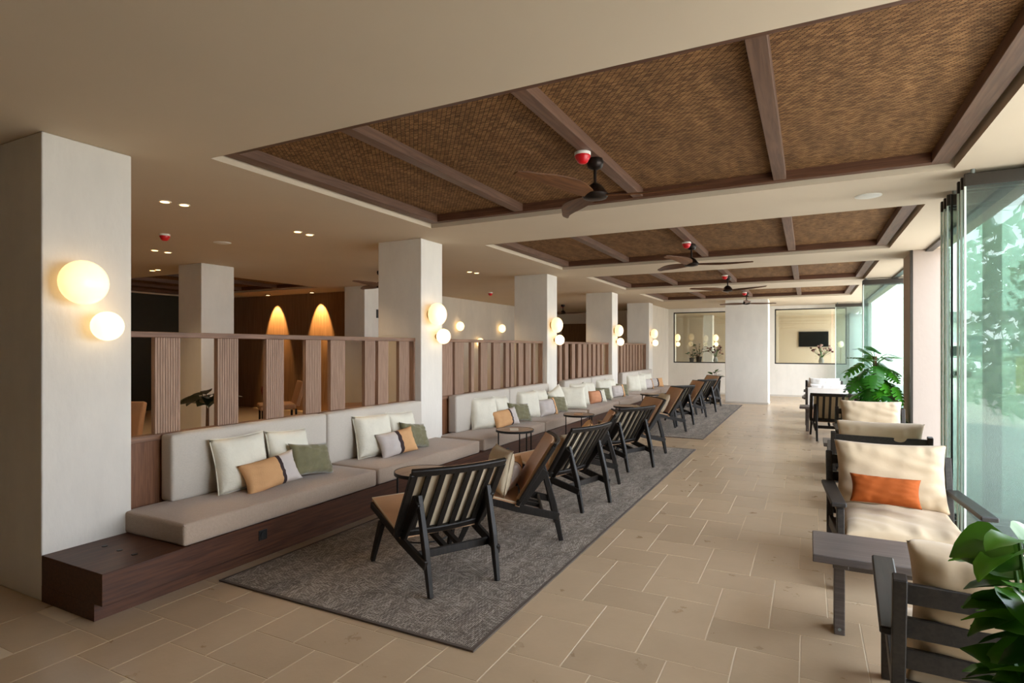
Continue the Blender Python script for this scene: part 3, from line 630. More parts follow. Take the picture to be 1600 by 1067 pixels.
# ------------------------------------------------------------------ slatted easy chair (faces +x, rear feet at x=0)
def arc(y, b=.045): return b*(1-(y/.31)**2)
def make_easy():
    t = thing('easy_chair', '-', 'chair')
    K = M['black']; T0 = Vector((.06, 0, .755)); B0 = Vector((.345, 0, .30))
    def bk(s, y, off=0):   # point on the back: s 0 bottom .. 1 top
        p = B0.lerp(T0, s); n = Vector((.49, 0, .30)).normalized(); return Vector((p.x-arc(y), y, p.z))+n*off
    ys_ = [-.33+.66*i/10 for i in range(11)]
    obj('top_rail', MB().sweep([bk(.975, y) for y in ys_], (.05, .028), (-.52, 0, .85)), K, t, bev=.005, seg=1)
    obj('back_bottom_rail', MB().sweep([bk(.03, y) for y in ys_], (.05, .028), (-.52, 0, .85)), K, t, bev=.005, seg=1)
    for y in (-.312, .312): obj('back_stile', MB().sweep([bk(.05, y), bk(.955, y)], (.048, .028), (0, 1, 0)), K, t, bev=.004, seg=1)
    for i in range(6):
        y = -.312+.624*(i+1)/7; obj('back_slat', MB().sweep([bk(.05, y), bk(.955, y)], (.034, .014), (0, 1, 0)), K, t)
    for s in (-1, 1):
        obj('rear_leg', MB().sweep([(0.012, s*.235, 0), (.07, s*.24, .28), (.155, s*.245, .585)], [(.030, .034), (.036, .050), (.034, .040)], (0, 1, 0)), K, t, bev=.005, seg=1)
        obj('front_leg', MB().sweep([(.80, s*.30, 0), (.66, s*.285, .30)], [(.030, .034), (.036, .055)], (0, 1, 0)), K, t, bev=.005, seg=1)
        obj('side_rail', MB().sweep([(.03, s*.255, .19), (.35, s*.275, .262), (.82, s*.295, .385)], [(.026, .055), (.028, .06), (.028, .045)], (0, 1, 0)), K, t, bev=.004, seg=1)
        obj('back_support', MB().sweep([(.15, s*.262, .56), (.36, s*.268, .25)], [(.024, .10), (.024, .06)], (0, 1, 0)), K, t, bev=.004, seg=1)
    obj('front_rail', MB().sweep([(.80, -.29, .372), (.80, .29, .372)], (.03, .04), (1, 0, 0)), K, t, bev=.004, seg=1)
    obj('cross_stretcher', MB().sweep([(.16, -.25, .215), (.16, .25, .215)], (.022, .05), (1, 0, 0)), K, t, bev=.004, seg=1)
    for y in (-.05, .05): obj('seat_strut', MB().sweep([(.16, y, .22), (.40, y, .27)], (.03, .03), (0, 1, 0)), K, t)
    # leather seat and canvas back pad
    st = MB(); n = 8
    top = []; 
    for i in range(n+1):
        for j in range(n+1):
            u, v = i/n, 2*j/n-1; x = .335+.50*u; y = .29*v; z = .285+.125*u-.022*(1-v*v)*sin(pi*min(1, u*1.0))
            top.append((x, y, z+.018))
    bot = [(x, y, z-.03) for x, y, z in top]; st.v = top+bot; o2 = len(top)
    for i in range(n):
        for j in range(n):
            a = i*(n+1)+j; st.f += [(a, a+n+1, a+n+2, a+1), (o2+a, o2+a+1, o2+a+n+2, o2+a+n+1)]
    rim = [i*(n+1) for i in range(n+1)]+[n*(n+1)+j for j in range(1, n+1)]+[i*(n+1)+n for i in range(n-1, -1, -1)]+[j for j in range(n-1, 0, -1)]
    for a, b in zip(rim, rim[1:]+rim[:1]): st.f.append((a, b, o2+b, o2+a))
    st.mi = [0]*len(st.f); s = obj('leather_seat', st, M['leather'], t, smooth=.6)
    pts = [st.v[i] for i in rim]; obj('piping', MB().tube(pts+[pts[0]], .004, 6, cap=False), M['canvas'], s)
    bp_ = MB(); n = 10
    for off in (.018, .040):
        for i in range(n+1):
            for j in range(n+1):
                y = -.28+.56*j/n; bp_.v.append(bk(.04+.93*i/n, y, off+(.012*sin(pi*i/n)*sin(pi*j/n) if off > .03 else 0)))
    o2 = (n+1)**2
    for i in range(n):
        for j in range(n):
            a = i*(n+1)+j; bp_.f += [(a, a+n+1, a+n+2, a+1), (o2+a, o2+a+1, o2+a+n+2, o2+a+n+1)]; bp_.mi += [1, 0]
    rim = [i*(n+1) for i in range(n+1)]+[n*(n+1)+j for j in range(1, n+1)]+[i*(n+1)+n for i in range(n-1, -1, -1)]+[j for j in range(n-1, 0, -1)]
    for a, b in zip(rim, rim[1:]+rim[:1]): bp_.f.append((a, b, o2+b, o2+a)); bp_.mi.append(0)
    bp_.v = [tuple(v) for v in bp_.v]
    obj('back_pad', bp_, [M['leather'], M['canvas']], t, smooth=.6)
    return t
easy = make_easy(); easy.name = 'easy_chair'
def kids(o):
    c = [x for x in bpy.data.objects if x.parent == o]; KIDS[o.name] = c
    for x in c: kids(x)
kids(easy)
GE = 'dark slatted easy chairs facing the bench'
chairs = [((-1.87, 3.03), 151, 'dark slatted easy chair nearest the camera, its back to the aisle'),
          ((-1.80, 4.36), -152, 'second easy chair from the camera, seen from its side with tan pillows'),
          ((-1.74, 5.14), 166, 'third easy chair from the camera, narrow view of its slatted back'),
          ((-1.90, 6.36), -160, 'fourth easy chair on the near rug, half hidden, its tan front turned left'),
          ((-1.80, 6.97), 155, 'fifth easy chair on the near rug, slatted back facing the aisle'),
          ((-1.92, 8.42), -142, 'last easy chair on the near rug, its tan seat front toward the camera'),
          ((-2.05, 10.72), -146, 'first easy chair on the far rug, tan leather front showing'),
          ((-2.07, 11.30), 150, 'second easy chair on the far rug, slatted back to the aisle'),
          ((-2.06, 13.08), -146, 'third easy chair on the far rug, tan front showing'),
          ((-2.00, 13.80), 150, 'fourth easy chair on the far rug, slatted back to the aisle'),
          ((-2.12, 15.70), -140, 'farthest easy chair on the far rug beside the big pillar')]
for i, ((x, y), r, l) in enumerate(chairs):
    if i == 0: easy.location = (x, y, .011); easy.rotation_euler = (0, 0, RD(r)); easy['label'] = l; easy['group'] = GE
    else: dup(easy, (x, y, .011), RD(r), l, GE)
# pillows on the easy chairs
PC, ring = pillow_mesh(.40, .36, .15, M['canvas'], 21); PCr = MB().tube(ring, .004, 6, cap=False).mesh('piping', M['canvas'], smooth=True)
PT, ring = pillow_mesh(.40, .36, .13, M['tan'], 22); PTr = MB().tube(ring, .004, 6, cap=False).mesh('piping', M['band'], smooth=True)
def chair_pillow(ci, me, r, lx, ly, tilt, yaw, label, dz=.0):
    (x, y), rot, _ = chairs[ci]; a = RD(rot); wx = x+lx*cos(a)-ly*sin(a); wy = y+lx*sin(a)+ly*cos(a)
    put('chair_pillow', me, (wx, wy, .345+dz), a+RD(yaw), RD(tilt), 0, label, 'pillow', 'pillows on the easy chairs', r)
chair_pillow(1, PC, PCr, .52, .07, 12, 20, 'beige pillow upright on the seat of the second easy chair')
chair_pillow(1, PS1, None, .44, -.12, 26, -6, 'camel striped pillow in the second easy chair', .0)
chair_pillow(2, PC, PCr, .47, -.05, 26, 0, 'beige pillow in the third easy chair')
chair_pillow(3, PT, PTr, .47, .0, 26, 0, 'camel pillow in the fourth easy chair')
chair_pillow(5, PC, PCr, .47, .1, 26, 0, 'beige pillow in the last easy chair on the near rug')
chair_pillow(6, PC, PCr, .47, .06, 26, 0, 'beige pillow in the first easy chair on the far rug')
chair_pillow(8, PC, PCr, .47, .06, 26, 0, 'beige pillow in the third easy chair on the far rug')

# ------------------------------------------------------------------ round side tables
def make_round():
    t = thing('side_table', '-', 'table', group='small round tables between the easy chairs')
    obj('table_top', MB().lathe([(.215, .497), (.222, .505), (.22, .512), (.0, .512)], 36), M['tabletop'], t, smooth=.6)
    obj('rim', MB().lathe([(.217, .488), (.228, .488), (.228, .514), (.222, .514), (.222, .497), (.0, .497)], 36), M['blackmetal'], t, smooth=.6)
    for a in (100, 220, 340, 40): obj('leg', MB().tube([(.2*cos(RD(a)), .2*sin(RD(a)), 0), (.2*cos(RD(a)), .2*sin(RD(a)), .49)], .008, 8), M['blackmetal'], t)
    obj('base_ring', MB().tube([(.2*cos(k*pi/12), .2*sin(k*pi/12), .008) for k in range(25)], .006, 6, cap=False), M['blackmetal'], t)
    return t
rt = make_round(); kids(rt)
for i, ((x, y), l) in enumerate((((-2.72, 3.76), 'small round table mostly hidden behind the nearest easy chair'), ((-3.12, 6.16), 'small round table beside the third pillow group, with a card on it'), ((-2.99, 7.98), 'small round table between the fifth and sixth easy chairs'),
                    ((-2.74, 9.62), 'dark edged small round table past the near rug'), ((-2.95, 12.2), 'small round table in the middle of the far rug'), ((-2.85, 14.9), 'small round table at the far end of the far rug'))):
    z = .011 if i != 3 else 0
    if i == 0: rt.location = (x, y, z); rt['label'] = l
    else: dup(rt, (x, y, z), 0, l)
tag(obj('menu_card', MB().box(-.05, .05, -.1, .1, 0, .004), M['white'], loc=(-3.12, 6.14, .524), rot=(0, 0, .5)), 'white card lying on the round table by the third pillow group', 'card')
tag(obj('notebook', MB().box(-.06, .06, -.085, .085, 0, .012), M['leather'], loc=(-2.99, 7.96, .524), rot=(0, 0, .3), bev=.002), 'slim tan notebook on the round table by the sixth easy chair', 'notebook')

# ------------------------------------------------------------------ wooden armchairs on the garden side (face +y, back at y=0)
def cushion_mesh(w, h, t, m, seed, wr=.012, puff=.36, n=44, pinch=.07): return pillow_mesh(w, h, t, m, seed, n=n, wr=wr, puff=puff, pinch=pinch, fold=.012)
CB, r1 = cushion_mesh(.67, .46, .25, M['couch'], 31, wr=.004); CS, r2 = cushion_mesh(.68, .70, .17, M['couch'], 32, wr=.005, puff=.3)
CBW, r3 = cushion_mesh(.62, .43, .2, M['couchw'], 33, wr=.005); CSW, r4 = cushion_mesh(.66, .66, .15, M['couchw'], 34, puff=.3)
def make_arm(mat_='black', cb=CB, cs=CS, solid=False):
    t = thing('wooden_armchair', '-', 'armchair'); K = M[mat_]; HW = .36
    for s in (-1, 1):
        obj('back_post', MB().sweep([(s*HW, .02, 0), (s*HW, .0, .40), (s*HW, -.07, .735)], (.042, .05), (1, 0, 0)), K, t, bev=.004, seg=1)
        obj('front_leg', MB().sweep([(s*HW, .74, 0), (s*HW, .70, .50)], [(.036, .05), (.042, .06)], (1, 0, 0)), K, t, bev=.004, seg=1)
        obj('armrest', MB().sweep([(s*(HW+.012), .0, .515), (s*(HW+.012), .76, .53)], (.085, .028), (1, 0, 0)), K, t, bev=.006, seg=1)
        obj('side_rail', MB().sweep([(s*(HW-.005), .02, .24), (s*(HW-.005), .72, .29)], (.03, .075), (1, 0, 0)), K, t, bev=.003, seg=1)
    if solid: obj('back_panel', MB().sweep([(0, .0, .30), (0, -.075, .74)], (.68, .03), (1, 0, 0)), M['couchw'], t, bev=.008)
    else:
        for z in (.325, .44, .555, .678):
            y = .0-.07*max(0, (z-.40))/.36+.005; obj('back_slat', MB().sweep([(-HW+.02, y, z), (HW-.02, y, z)], (.022, .068), (0, 1, 0)), K, t, bev=.003, seg=1)
    obj('front_rail', MB().sweep([(-HW+.02, .69, .285), (HW-.02, .69, .285)], (.03, .07), (0, 1, 0)), K, t, bev=.003, seg=1)
    for k in range(5): y = .08+.13*k; obj('seat_slat', MB().sweep([(-HW+.01, y, .262+.04*y), (HW-.01, y, .262+.04*y)], (.06, .016), (0, 1, 0)), K, t)
    c = link('seat_cushion', cs, t, (0, .02, .355)); c.rotation_euler = (Matrix.Rotation(RD(-3), 3, 'X')@Matrix(((0, 1, 0), (0, 0, 1), (1, 0, 0)))).to_euler()
    c = link('back_cushion', cb, t, (0, .13, .385)); c.rotation_euler = (Matrix.Rotation(RD(13), 3, 'X')@Matrix.Rotation(pi/2, 3, 'Z')).to_euler()
    return t
ac = make_arm('charwood'); kids(ac)
ac.location = (.635, 2.36, 0); ac.rotation_euler = (0, 0, RD(-3)); ac['label'] = 'dark wooden armchair at the lower right, back slats toward the camera'; ac['group'] = 'wooden armchairs along the garden side'
dup(ac, (.50, 4.86, 0), pi+RD(3), 'wooden armchair facing the camera, with the orange lumbar pillow on it')
dup(ac, (.565, 6.08, 0), RD(-2), 'dark wooden armchair right behind the one with the orange pillow, back to the camera')
dup(ac, (.69, 8.55, 0), pi+RD(2), 'wooden armchair with a puffy pinkish cream back cushion below the monstera')
aw = make_arm('charwood', CBW, CSW, True); kids(aw); aw.location = (.33, 12.5, 0); aw.rotation_euler = (0, 0, 0); aw['label'] = 'armchair with a white fabric back panel, back to the camera near the right window'; aw['group'] = 'wooden armchairs along the garden side'
dup(aw, (.32, 15.1, 0), pi, 'farthest armchair on the garden side, white cushions facing the camera')
dup(easy, (.36, 10.45, 0), RD(92), 'slatted easy chair on the garden side, between the white backed and the cream armchairs', 'easy chair on the garden side')
tag(link('lumbar_pillow', pillow_mesh(.40, .19, .13, M['orange'], 41, n=30, wr=.003, pinch=.08, fold=.008)[0], None, (.445, 4.45, .475)), 'burnt orange lumbar pillow on the cream armchair', 'pillow').rotation_euler = (Matrix.Rotation(-pi/2+RD(2), 3, 'Z')@Matrix.Rotation(RD(-24), 3, 'Y')@Matrix.Rotation(RD(-2), 3, 'X')).to_euler()

def make_low():
    t = thing('coffee_table', '-', 'table', group='low dark tables between the armchairs'); K = M['slate']
    obj('table_top', MB().box(0, .95, 0, .43, .415, .455), K, t, bev=.004, seg=1)
    for x in (.10, .82): obj('leg_panel', MB().box(x, x+.05, .16, .29, 0, .40), K, t, bev=.003, seg=1); obj('cross_piece', MB().box(x-.01, x+.06, .04, .39, .385, .415), K, t, bev=.003, seg=1)
    obj('stretcher', MB().box(.15, .82, .20, .24, .33, .385), K, t)
    for x in (.097, ): obj('foot_bolt', MB().tube([(.125, .158, .03), (.125, .162, .03)], .008, 8), M['steel'], t)
    return t
lt = make_low(); kids(lt); lt.location = (0.02, 3.30, 0); lt['label'] = 'low dark table in the right foreground, before the orange pillow armchair'
dup(lt, (.15, 7.2, 0), 0, 'low dark table left of the cream armchair by the monstera, only its end showing')
dup(lt, (-.14, 11.45, 0), 0, 'low dark table in front of the white backed armchair'); dup(lt, (-.12, 13.75, 0), 0, 'farthest low table between the two white armchairs')

# ------------------------------------------------------------------ lamps
def sconce(x, y, z, label, face=1):
    t = thing('wall_lamp', label, 'lamp', (x, y, z), group='double globe wall lamps on the columns')
    g1 = obj('large_globe', MB().ball((.11, -.07, .13), .10, .135, .135, 28, 16), M['globe'], t, smooth=3.0)
    g2 = obj('small_globe', MB().ball((.105, .065, -.13), .085, .092, .092, 24, 14), M['globe2'], t, smooth=3.0)
    obj('mount', MB().tube([(0, -.07, .13), (.02, -.07, .13)], .06, 16).tube([(0, .065, -.13), (.03, .065, -.13)], .03, 12), M['brass'], t)
    return t
for i, y in enumerate(CY):
    sconce(-4.03, y+(.24 if i == 0 else .245), 1.765, 'double globe wall lamp on the %s column from the camera' % ('first', 'second', 'third', 'fourth', 'fifth')[i])
gm = MB().ball((.1, 0, 0), .10, .12, .12, 20, 12).mesh('globe', M['globe2'], smooth=3.0); mm = MB().tube([(0, 0, 0), (.02, 0, 0)], .05, 12).mesh('mount', M['brass'])
for (y, z, l) in ((12.67, 2.05, 'single globe wall lamp at the left on the far lit wall'), (13.7, 1.64, 'lower globe lamp between two others on the far lit wall, just above the partition'), (14.97, 2.06, 'single globe wall lamp at the right on the far lit wall')):
    t = thing('globe_lamp', l, 'lamp', (-8.1, y, z), group='globe lamps on the far lit wall'); link('globe', gm, t); link('mount', mm, t)
def downlight(x, y, label, e=True):
    t = thing('downlight', label, 'light', (x, y, CZ), group='small ceiling downlights in the inner room')
    obj('trim_ring', MB().lathe([(.052, -.004), (.052, .0), (.038, 0), (.038, -.004)], 20), M['white'], t); obj('lens', MB().lathe([(.036, -.007), (.036, -.002)], 18), M['glow'], t)
dls = [(-5.02, 3.12, 'downlight of the nearest pair over the partition, left one'), (-4.98, 3.27, 'downlight of the nearest pair over the partition, right one'), (-5.02, 4.6, 'left downlight of the pair above the second column gap'), (-5.03, 4.78, 'right downlight of the pair above the second column gap'),
       (-7.65, 4.62, 'left downlight of the pair deeper in the inner room'), (-7.66, 4.80, 'right downlight of the pair deeper in the inner room'), (-9.70, 5.82, 'left downlight of the deepest pair'), (-9.52, 5.80, 'right downlight of the deepest pair'),
       (-5.1, 8.37, 'left downlight of the pair right of the second column'), (-5.06, 8.54, 'right downlight of the pair right of the second column')]
for x, y, l in dls: downlight(x, y, l)
for x, y, e, z in ((-11.6, 9.72, 130, 0), (-10.15, 9.72, 130, 0)):
    t = thing('wall_washer', 'recessed spotlight washing the brown wall, %s of two' % ('left' if x < -11 else 'right'), 'light', (x, y, CZ), group='wall washing spots in the inner room')
    obj('housing', MB().lathe([(.06, -.02), (.06, 0), (.045, 0), (.045, -.02)], 18), M['blackp'], t)
    obj('lens', MB().lathe([(.04, -.024), (.04, -.018)], 16), M['glow'], t)
    ld = bpy.data.lights.new('spot', 'SPOT'); ld.energy = e; ld.spot_size = RD(52); ld.spot_blend = .35; ld.color = (1, .58, .22); ld.shadow_soft_size = .02
    lo = bpy.data.objects.new('spot', ld); COL.objects.link(lo); lo.parent = t; lo.location = (0, .02, -.05); lo.rotation_euler = (RD(24), 0, 0)
for x, y in ((-9.6, 8.2), (-5.0, 3.2), (-5.0, 4.7), (-7.65, 4.7), (-5.1, 8.45), (-5.1, 12.2), (-6.6, 14.4), (-11, 4.0)):  # spots at downlight pairs, plus added ones without fixtures brightening the inner room
    ld = bpy.data.lights.new('downlight_and_fill_spot', 'SPOT'); ld.energy = 34; ld.spot_size = RD(110); ld.spot_blend = .8; ld.color = (1, .72, .42); ld.shadow_soft_size = .05
    lo = bpy.data.objects.new('downlight_and_fill_spot', ld); COL.objects.link(lo); lo.location = (x, y, CZ-.02)

# ------------------------------------------------------------------ ceiling fans, detectors
def make_fan():
    t = thing('ceiling_fan', '-', 'fan', group='dark ceiling fans')
    obj('canopy', MB().lathe([(.055, 0), (.06, -.03), (.05, -.06), (.018, -.075)], 20), M['fanm'], t, smooth=True)
    obj('rod', MB().tube([(0, 0, -.07), (0, 0, -.2)], .011, 10), M['fanm'], t)
    obj('motor', MB().lathe([(.02, -.17), (.05, -.19), (.075, -.225), (.095, -.25), (.08, -.275), (.03, -.285)], 24), M['fanm'], t, smooth=True)
    for k in range(3):
        m_ = MB(); n = 12; a0 = k*2*pi/3
        for sgn in (0, 1):
            for i in range(n+1):
                u = i/n; r = .06+.68*u; wdt = .06+.075*sin(pi*min(1, u*1.15+.05))*(1-.35*u); sw = .06*sin(pi*u)-.05*u
                if u > .95: wdt *= .6
                z = -.25-.02*sgn*.4
                z += .012*u
                for s in (-1, 1):
                    m_.v.append((r, sw+s*wdt/2, z+s*wdt*.16))
        h = 2*(n+1)
        for i in range(n):
            a = 2*i; m_.f += [(a, a+2, a+3, a+1), (h+a, h+a+1, h+a+3, h+a+2), (a, h+a, h+a+2, a+2), (a+1, a+3, h+a+3, h+a+1)]
        m_.f += [(0, 1, h+1, h), (2*n, h+2*n, h+2*n+1, 2*n+1)]; m_.mi = [0]*len(m_.f)
        b_ = obj('blade', m_, M['fan'], t, smooth=.7); b_.rotation_euler = (0, 0, a0)
    return t
fan = make_fan(); kids(fan)
zf = CZ+.04
for i, (x, y, z, r, l) in enumerate(((-1.33, 3.87, zf, 12, 'ceiling fan under the nearest woven panel'), (-1.33, 7.62, zf, 20, 'ceiling fan under the second woven panel'), (-1.33, 11.35, zf, -20, 'ceiling fan under the third woven panel'), (-1.33, 15.0, zf, 35, 'ceiling fan under the farthest woven panel'),
                                   (-6.37, 7.6, CZ, 40, 'ceiling fan in the inner room, partly behind the second column'), (-6.5, 16.0, CZ, 10, 'ceiling fan deep in the inner room beyond the third column'))):
    if i == 0: fan.location = (x, y, z); fan.rotation_euler = (0, 0, RD(r)); fan['label'] = l
    else: dup(fan, (x, y, z), RD(r), l)
def make_det():
    t = thing('smoke_detector', '-', 'detector', group='smoke detectors under red dust caps')
    obj('base', MB().lathe([(.055, 0), (.055, -.018), (.05, -.022)], 20), M['white'], t, smooth=True)
    obj('dust_cap', MB().lathe([(.052, -.018), (.054, -.03), (.035, -.065), (.02, -.075)], 20), M['red'], t, smooth=True); return t
det = make_det(); kids(det)
for i, (x, y, z, l) in enumerate(((-1.36, 3.70, zf, 'red capped detector beside the nearest ceiling fan'), (-1.36, 7.45, zf, 'red capped detector beside the second ceiling fan'), (-1.36, 11.18, zf, 'red capped detector beside the third ceiling fan'), (-1.36, 14.83, zf, 'red capped detector beside the farthest ceiling fan'),
                     (-6.47, 4.02, CZ, 'red capped detector on the inner ceiling nearest the first column'), (-6.58, 11.73, CZ, 'red capped detector on the inner ceiling above the lit wall'), (-6.59, 16.2, CZ, 'red capped detector on the inner ceiling beyond the third column'))):
    if i == 0: det.location = (x, y, z); det['label'] = l
    else: dup(det, (x, y, z), 0, l)
for x, y, l in ((-6.36, 4.66, 'plain white round ceiling speaker in the inner room'), (.45, 5.71, 'plain white round ceiling speaker on the beam near the glass')):
    t = thing('ceiling_speaker', l, 'speaker', (x, y, CZ)); obj('grille', MB().lathe([(.09, 0), (.09, -.006), (.075, -.01)], 28), M['white'], t, smooth=True); obj('ring', MB().lathe([(.1, 0), (.1, -.004), (.09, -.004), (.09, 0)], 28), M['white'], t)

# restroom style sign on inner column
t = thing('wall_sign', 'small black square sign with a pale figure on the inner column', 'sign', (-8.17, 9.70, 2.22))
obj('plate', MB().box(0, .012, -.09, .09, -.09, .09), M['blackp'], t)
obj('pictogram', MB().box(.012, .014, -.012, .03, -.05, .02).box(.012, .014, -.03, .015, .035, .05).box(.012, .014, .03, .045, -.05, .0), M['piping'], t)

# ------------------------------------------------------------------ plants
def orient(d, up=Vector((0, 0, 1)), twist=0):
    d = d.normalized(); s = d.cross(up)
    if s.length < 1e-3: s = Vector((1, 0, 0))
    s.normalize(); n = s.cross(d); m = Matrix((d, -s, n)).transposed(); return m@Matrix.Rotation(twist, 3, 'X')
def monstera_leaf(L, seed):
    """leaf along +x, tip droops"""
    R = random.Random(seed); mb = MB(); N_ = 6
    def w(t): return L*.52*(sin(pi*min(1, (t+.12)/1.12)**.75)**.8 if t < 1 else 0)
    def P(t, y): x = L*(t-.05*abs(y)/L); return (x-.12*abs(y), y, -.22*L*t*t-.25*y*y/L)
    for s in (-1, 1):
        for k in range(N_):
            t0, t1 = k/N_, (k+1)/N_; g = .18/N_
            for a, b in ((0, .38), (.38, 1.0)):
                q0 = (t0, t1) if a == 0 else (t0+0, t1-0)
                u0, u1 = (t0, t1) if a == 0 else (t0, t1)
                v0, v1 = (t0, t1) if b < .5 else (t0+g*1.6, t1-g*.6)
                if a: u0, u1 = t0+g*.2, t1-g*.2
                tm = (t0+t1)/2; W = w(tm)
                mb.add([P(u0, s*W*a), P(u1, s*W*a), P(min(1, v1+.1*b), s*W*b*(.97 if b == 1 else 1)), P(v0+.1*b, s*W*b)], [(0, 1, 2, 3)])
    return mb
def leaf_simple(L, w_, seed, cup=.25, droop=.25):
    mb = MB(); n = 6; R = random.Random(seed)
    for i in range(n+1):
        t = i/n; ww = w_*sin(pi*(.04+.96*t)**.72)**.75 if t < 1 else .002
        if t == 0: ww = w_*.12
        for s in (-1, -.5, 0, .5, 1):
            y = s*ww; mb.v.append((L*t, y, -droop*L*t*t+cup*abs(y)*abs(s)+R.uniform(-.003, .003)))
    for i in range(n):
        for k in range(4): a = 5*i+k; mb.f.append((a, a+5, a+6, a+1)); mb.mi.append(0)
    return mb
def plant_leaves(parent, specs, meshes, R):
    for (p, d, sc, tw) in specs:
        o = link('leaf', R.choice(meshes), parent, p); o.rotation_euler = orient(Vector(d), twist=tw).to_euler(); o.scale = (sc, sc, sc)
def potmesh(r, h, m, parent, soil=True):
    p = obj('pot', MB().lathe([(r*.78, 0), (r, h*.9), (r*1.04, h), (r*.93, h), (r*.9, h*.9), (0, h*.88)], 28), m, parent, smooth=.7)
    obj('soil', MB().lathe([(r*.9, h*.86), (r*.9, h*.905)], 24), M['soil'], p)
# monstera
R = random.Random(5)
t = thing('monstera_plant', 'tall monstera plant with split leaves on a moss pole beside the glass', 'plant', (.82, 9.42, 0))
potmesh(.2, .42, M['pot'], t)
obj('moss_pole', MB().tube([(0, 0, .36), (.01, 0, .9), (0, .01, 1.38)], [.035, .032, .025], 10), M['stem'], t, smooth=True)
mm_ = [monstera_leaf(.31, s).mesh('leaf', M['mons'], smooth=3.0) for s in range(3)]
sp = []; stm = MB()
for k in range(58):
    a = k*2.4+R.uniform(-.3, .3); z = .50+.95*((k+.5)/58)**.9; rr = R.uniform(.04, .25)*(1.1-.35*abs(z-.95)); el = R.uniform(-.25, .5)+(.5 if z > 1.35 else 0)
    p = Vector((rr*cos(a), rr*sin(a), z)); sc = R.uniform(.6, 1.0)*(1.0 if z < 1.3 else .75)
    if z < .75: el += .15; p.x *= 1.1
    sp.append((p, (cos(a), sin(a), (R.uniform(-1.5, -.3) if z < 1.3 else R.uniform(-.3, .9))), sc, R.uniform(-.5, .5)))
    stm.tube([(0, 0, z-.12), (p.x*.6, p.y*.6, p.z-.03), tuple(p)], .005, 5)
plant_leaves(t, sp, mm_, R); obj('petioles', stm, M['gstem'], t)
# foreground plant
t = thing('broadleaf_plant', 'potted plant with thick rounded green leaves in the lower right foreground', 'plant', (.56, 1.76, 0))
potmesh(.17, .46, M['potw'], t)
R = random.Random(12); lm = [leaf_simple(.125, .052, s, .3, .35).mesh('leaf', M['peper'], smooth=3.0) for s in range(4)]
sp = []; stm = MB()
for b_ in range(9):
    a = b_*2*pi/9+R.uniform(-.2, .2); top = Vector((.13*cos(a), .13*sin(a), R.uniform(.86, 1.10)))
    pts = [Vector((.03*cos(a), .03*sin(a), .42)), Vector((.09*cos(a), .09*sin(a), .72)), top]; stm.tube(pts, [.008, .007, .004], 6)
    for k in range(19):
        f = .12+.88*k/18; q = pts[0].lerp(pts[1], min(1, f*2)) if f < .5 else pts[1].lerp(pts[2], (f-.5)*2); la = a+R.uniform(-1.6, 1.6)
        sp.append((q, (cos(la), sin(la), R.uniform(-.2, .6)), R.uniform(.75, 1.15), R.uniform(-.6, .6)))
for (p, d) in (((.11, -.02, 1.2), (-.9, .1, .2)), ((.08, .02, 1.28), (-.8, .3, .3))): sp.append((Vector(p), d, .7, .3))
stm.tube([(.03, 0, .8), (.10, 0, 1.15), (.1, .0, 1.32)], [.006, .005, .003], 6)
plant_leaves(t, sp, lm, R); obj('stems', stm, M['gstem'], t)
# others
def small_plant(x, y, z0, h, r, n, lm_, potr, poth, label, name='potted_plant', pm='pot', seed=1, spread=1.0, trunk=0):
    R = random.Random(seed); t = thing(name, label, 'plant', (x, y, z0)); potmesh(potr, poth, M[pm], t); s = MB(); sp = []
    if trunk: s.tube([(0, 0, poth*.85), (0.01, 0, trunk)], [.02, .014], 8)
    b0 = trunk or poth*.85
    for k in range(n):
        a = R.uniform(0, 2*pi); zz = b0+(h-b0)*R.random(); rr = r*R.uniform(.2, .7); p = Vector((rr*cos(a), rr*sin(a), zz))
        sp.append((p, (cos(a), sin(a), R.uniform(-.1, .8)), R.uniform(.7, 1.2), R.uniform(-.5, .5))); s.tube([(0, 0, b0), (p.x*.5, p.y*.5, (b0+p.z)/2), tuple(p)], .004, 4)
    obj('stems', s, M['stem'], t); plant_leaves(t, sp, lm_, R); return t
fl_ = [leaf_simple(.16, .045, s, .2, .3).mesh('leaf', M['ficus'], smooth=3.0) for s in range(2)]
dk_ = [leaf_simple(.22, .07, s, .2, .5).mesh('leaf', M['darkleaf'], smooth=3.0) for s in range(2)]
small_plant(-6.05, 13.6+4.3, 0, 2.3, .3, 34, fl_, .2, .4, 'tall thin trunked tree plant in the inner room by the fourth column', 'indoor_tree', trunk=1.6, seed=3)
small_plant(-5.35, 3.75, .0, 1.03, .22, 16, dk_, .16, .35, 'dark leaved plant seen through the first gaps of the nearest partition', trunk=.93, seed=4)
small_plant(-2.30, 16.75, 0, .85, .14, 12, fl_, .15, .6, 'dark square looking planter left of the big pillar with greenery', seed=5)
small_plant(-3.25, 20.0, 1.0, .62, .3, 26, fl_, .1, .2, 'bushy green plant behind the left end window', seed=6)
small_plant(-3.55, 20.4, 1.0, .35, .18, 12, fl_, .08, .15, 'small green plant at the left behind the left end window', seed=8)
tag(obj('window_shelf', MB().box(-4.1, 1.1, 19.75, 20.7, .9, 1.0), M['plaster2'], bev=.004), 'white plastered shelf behind the two end windows', 'shelf')
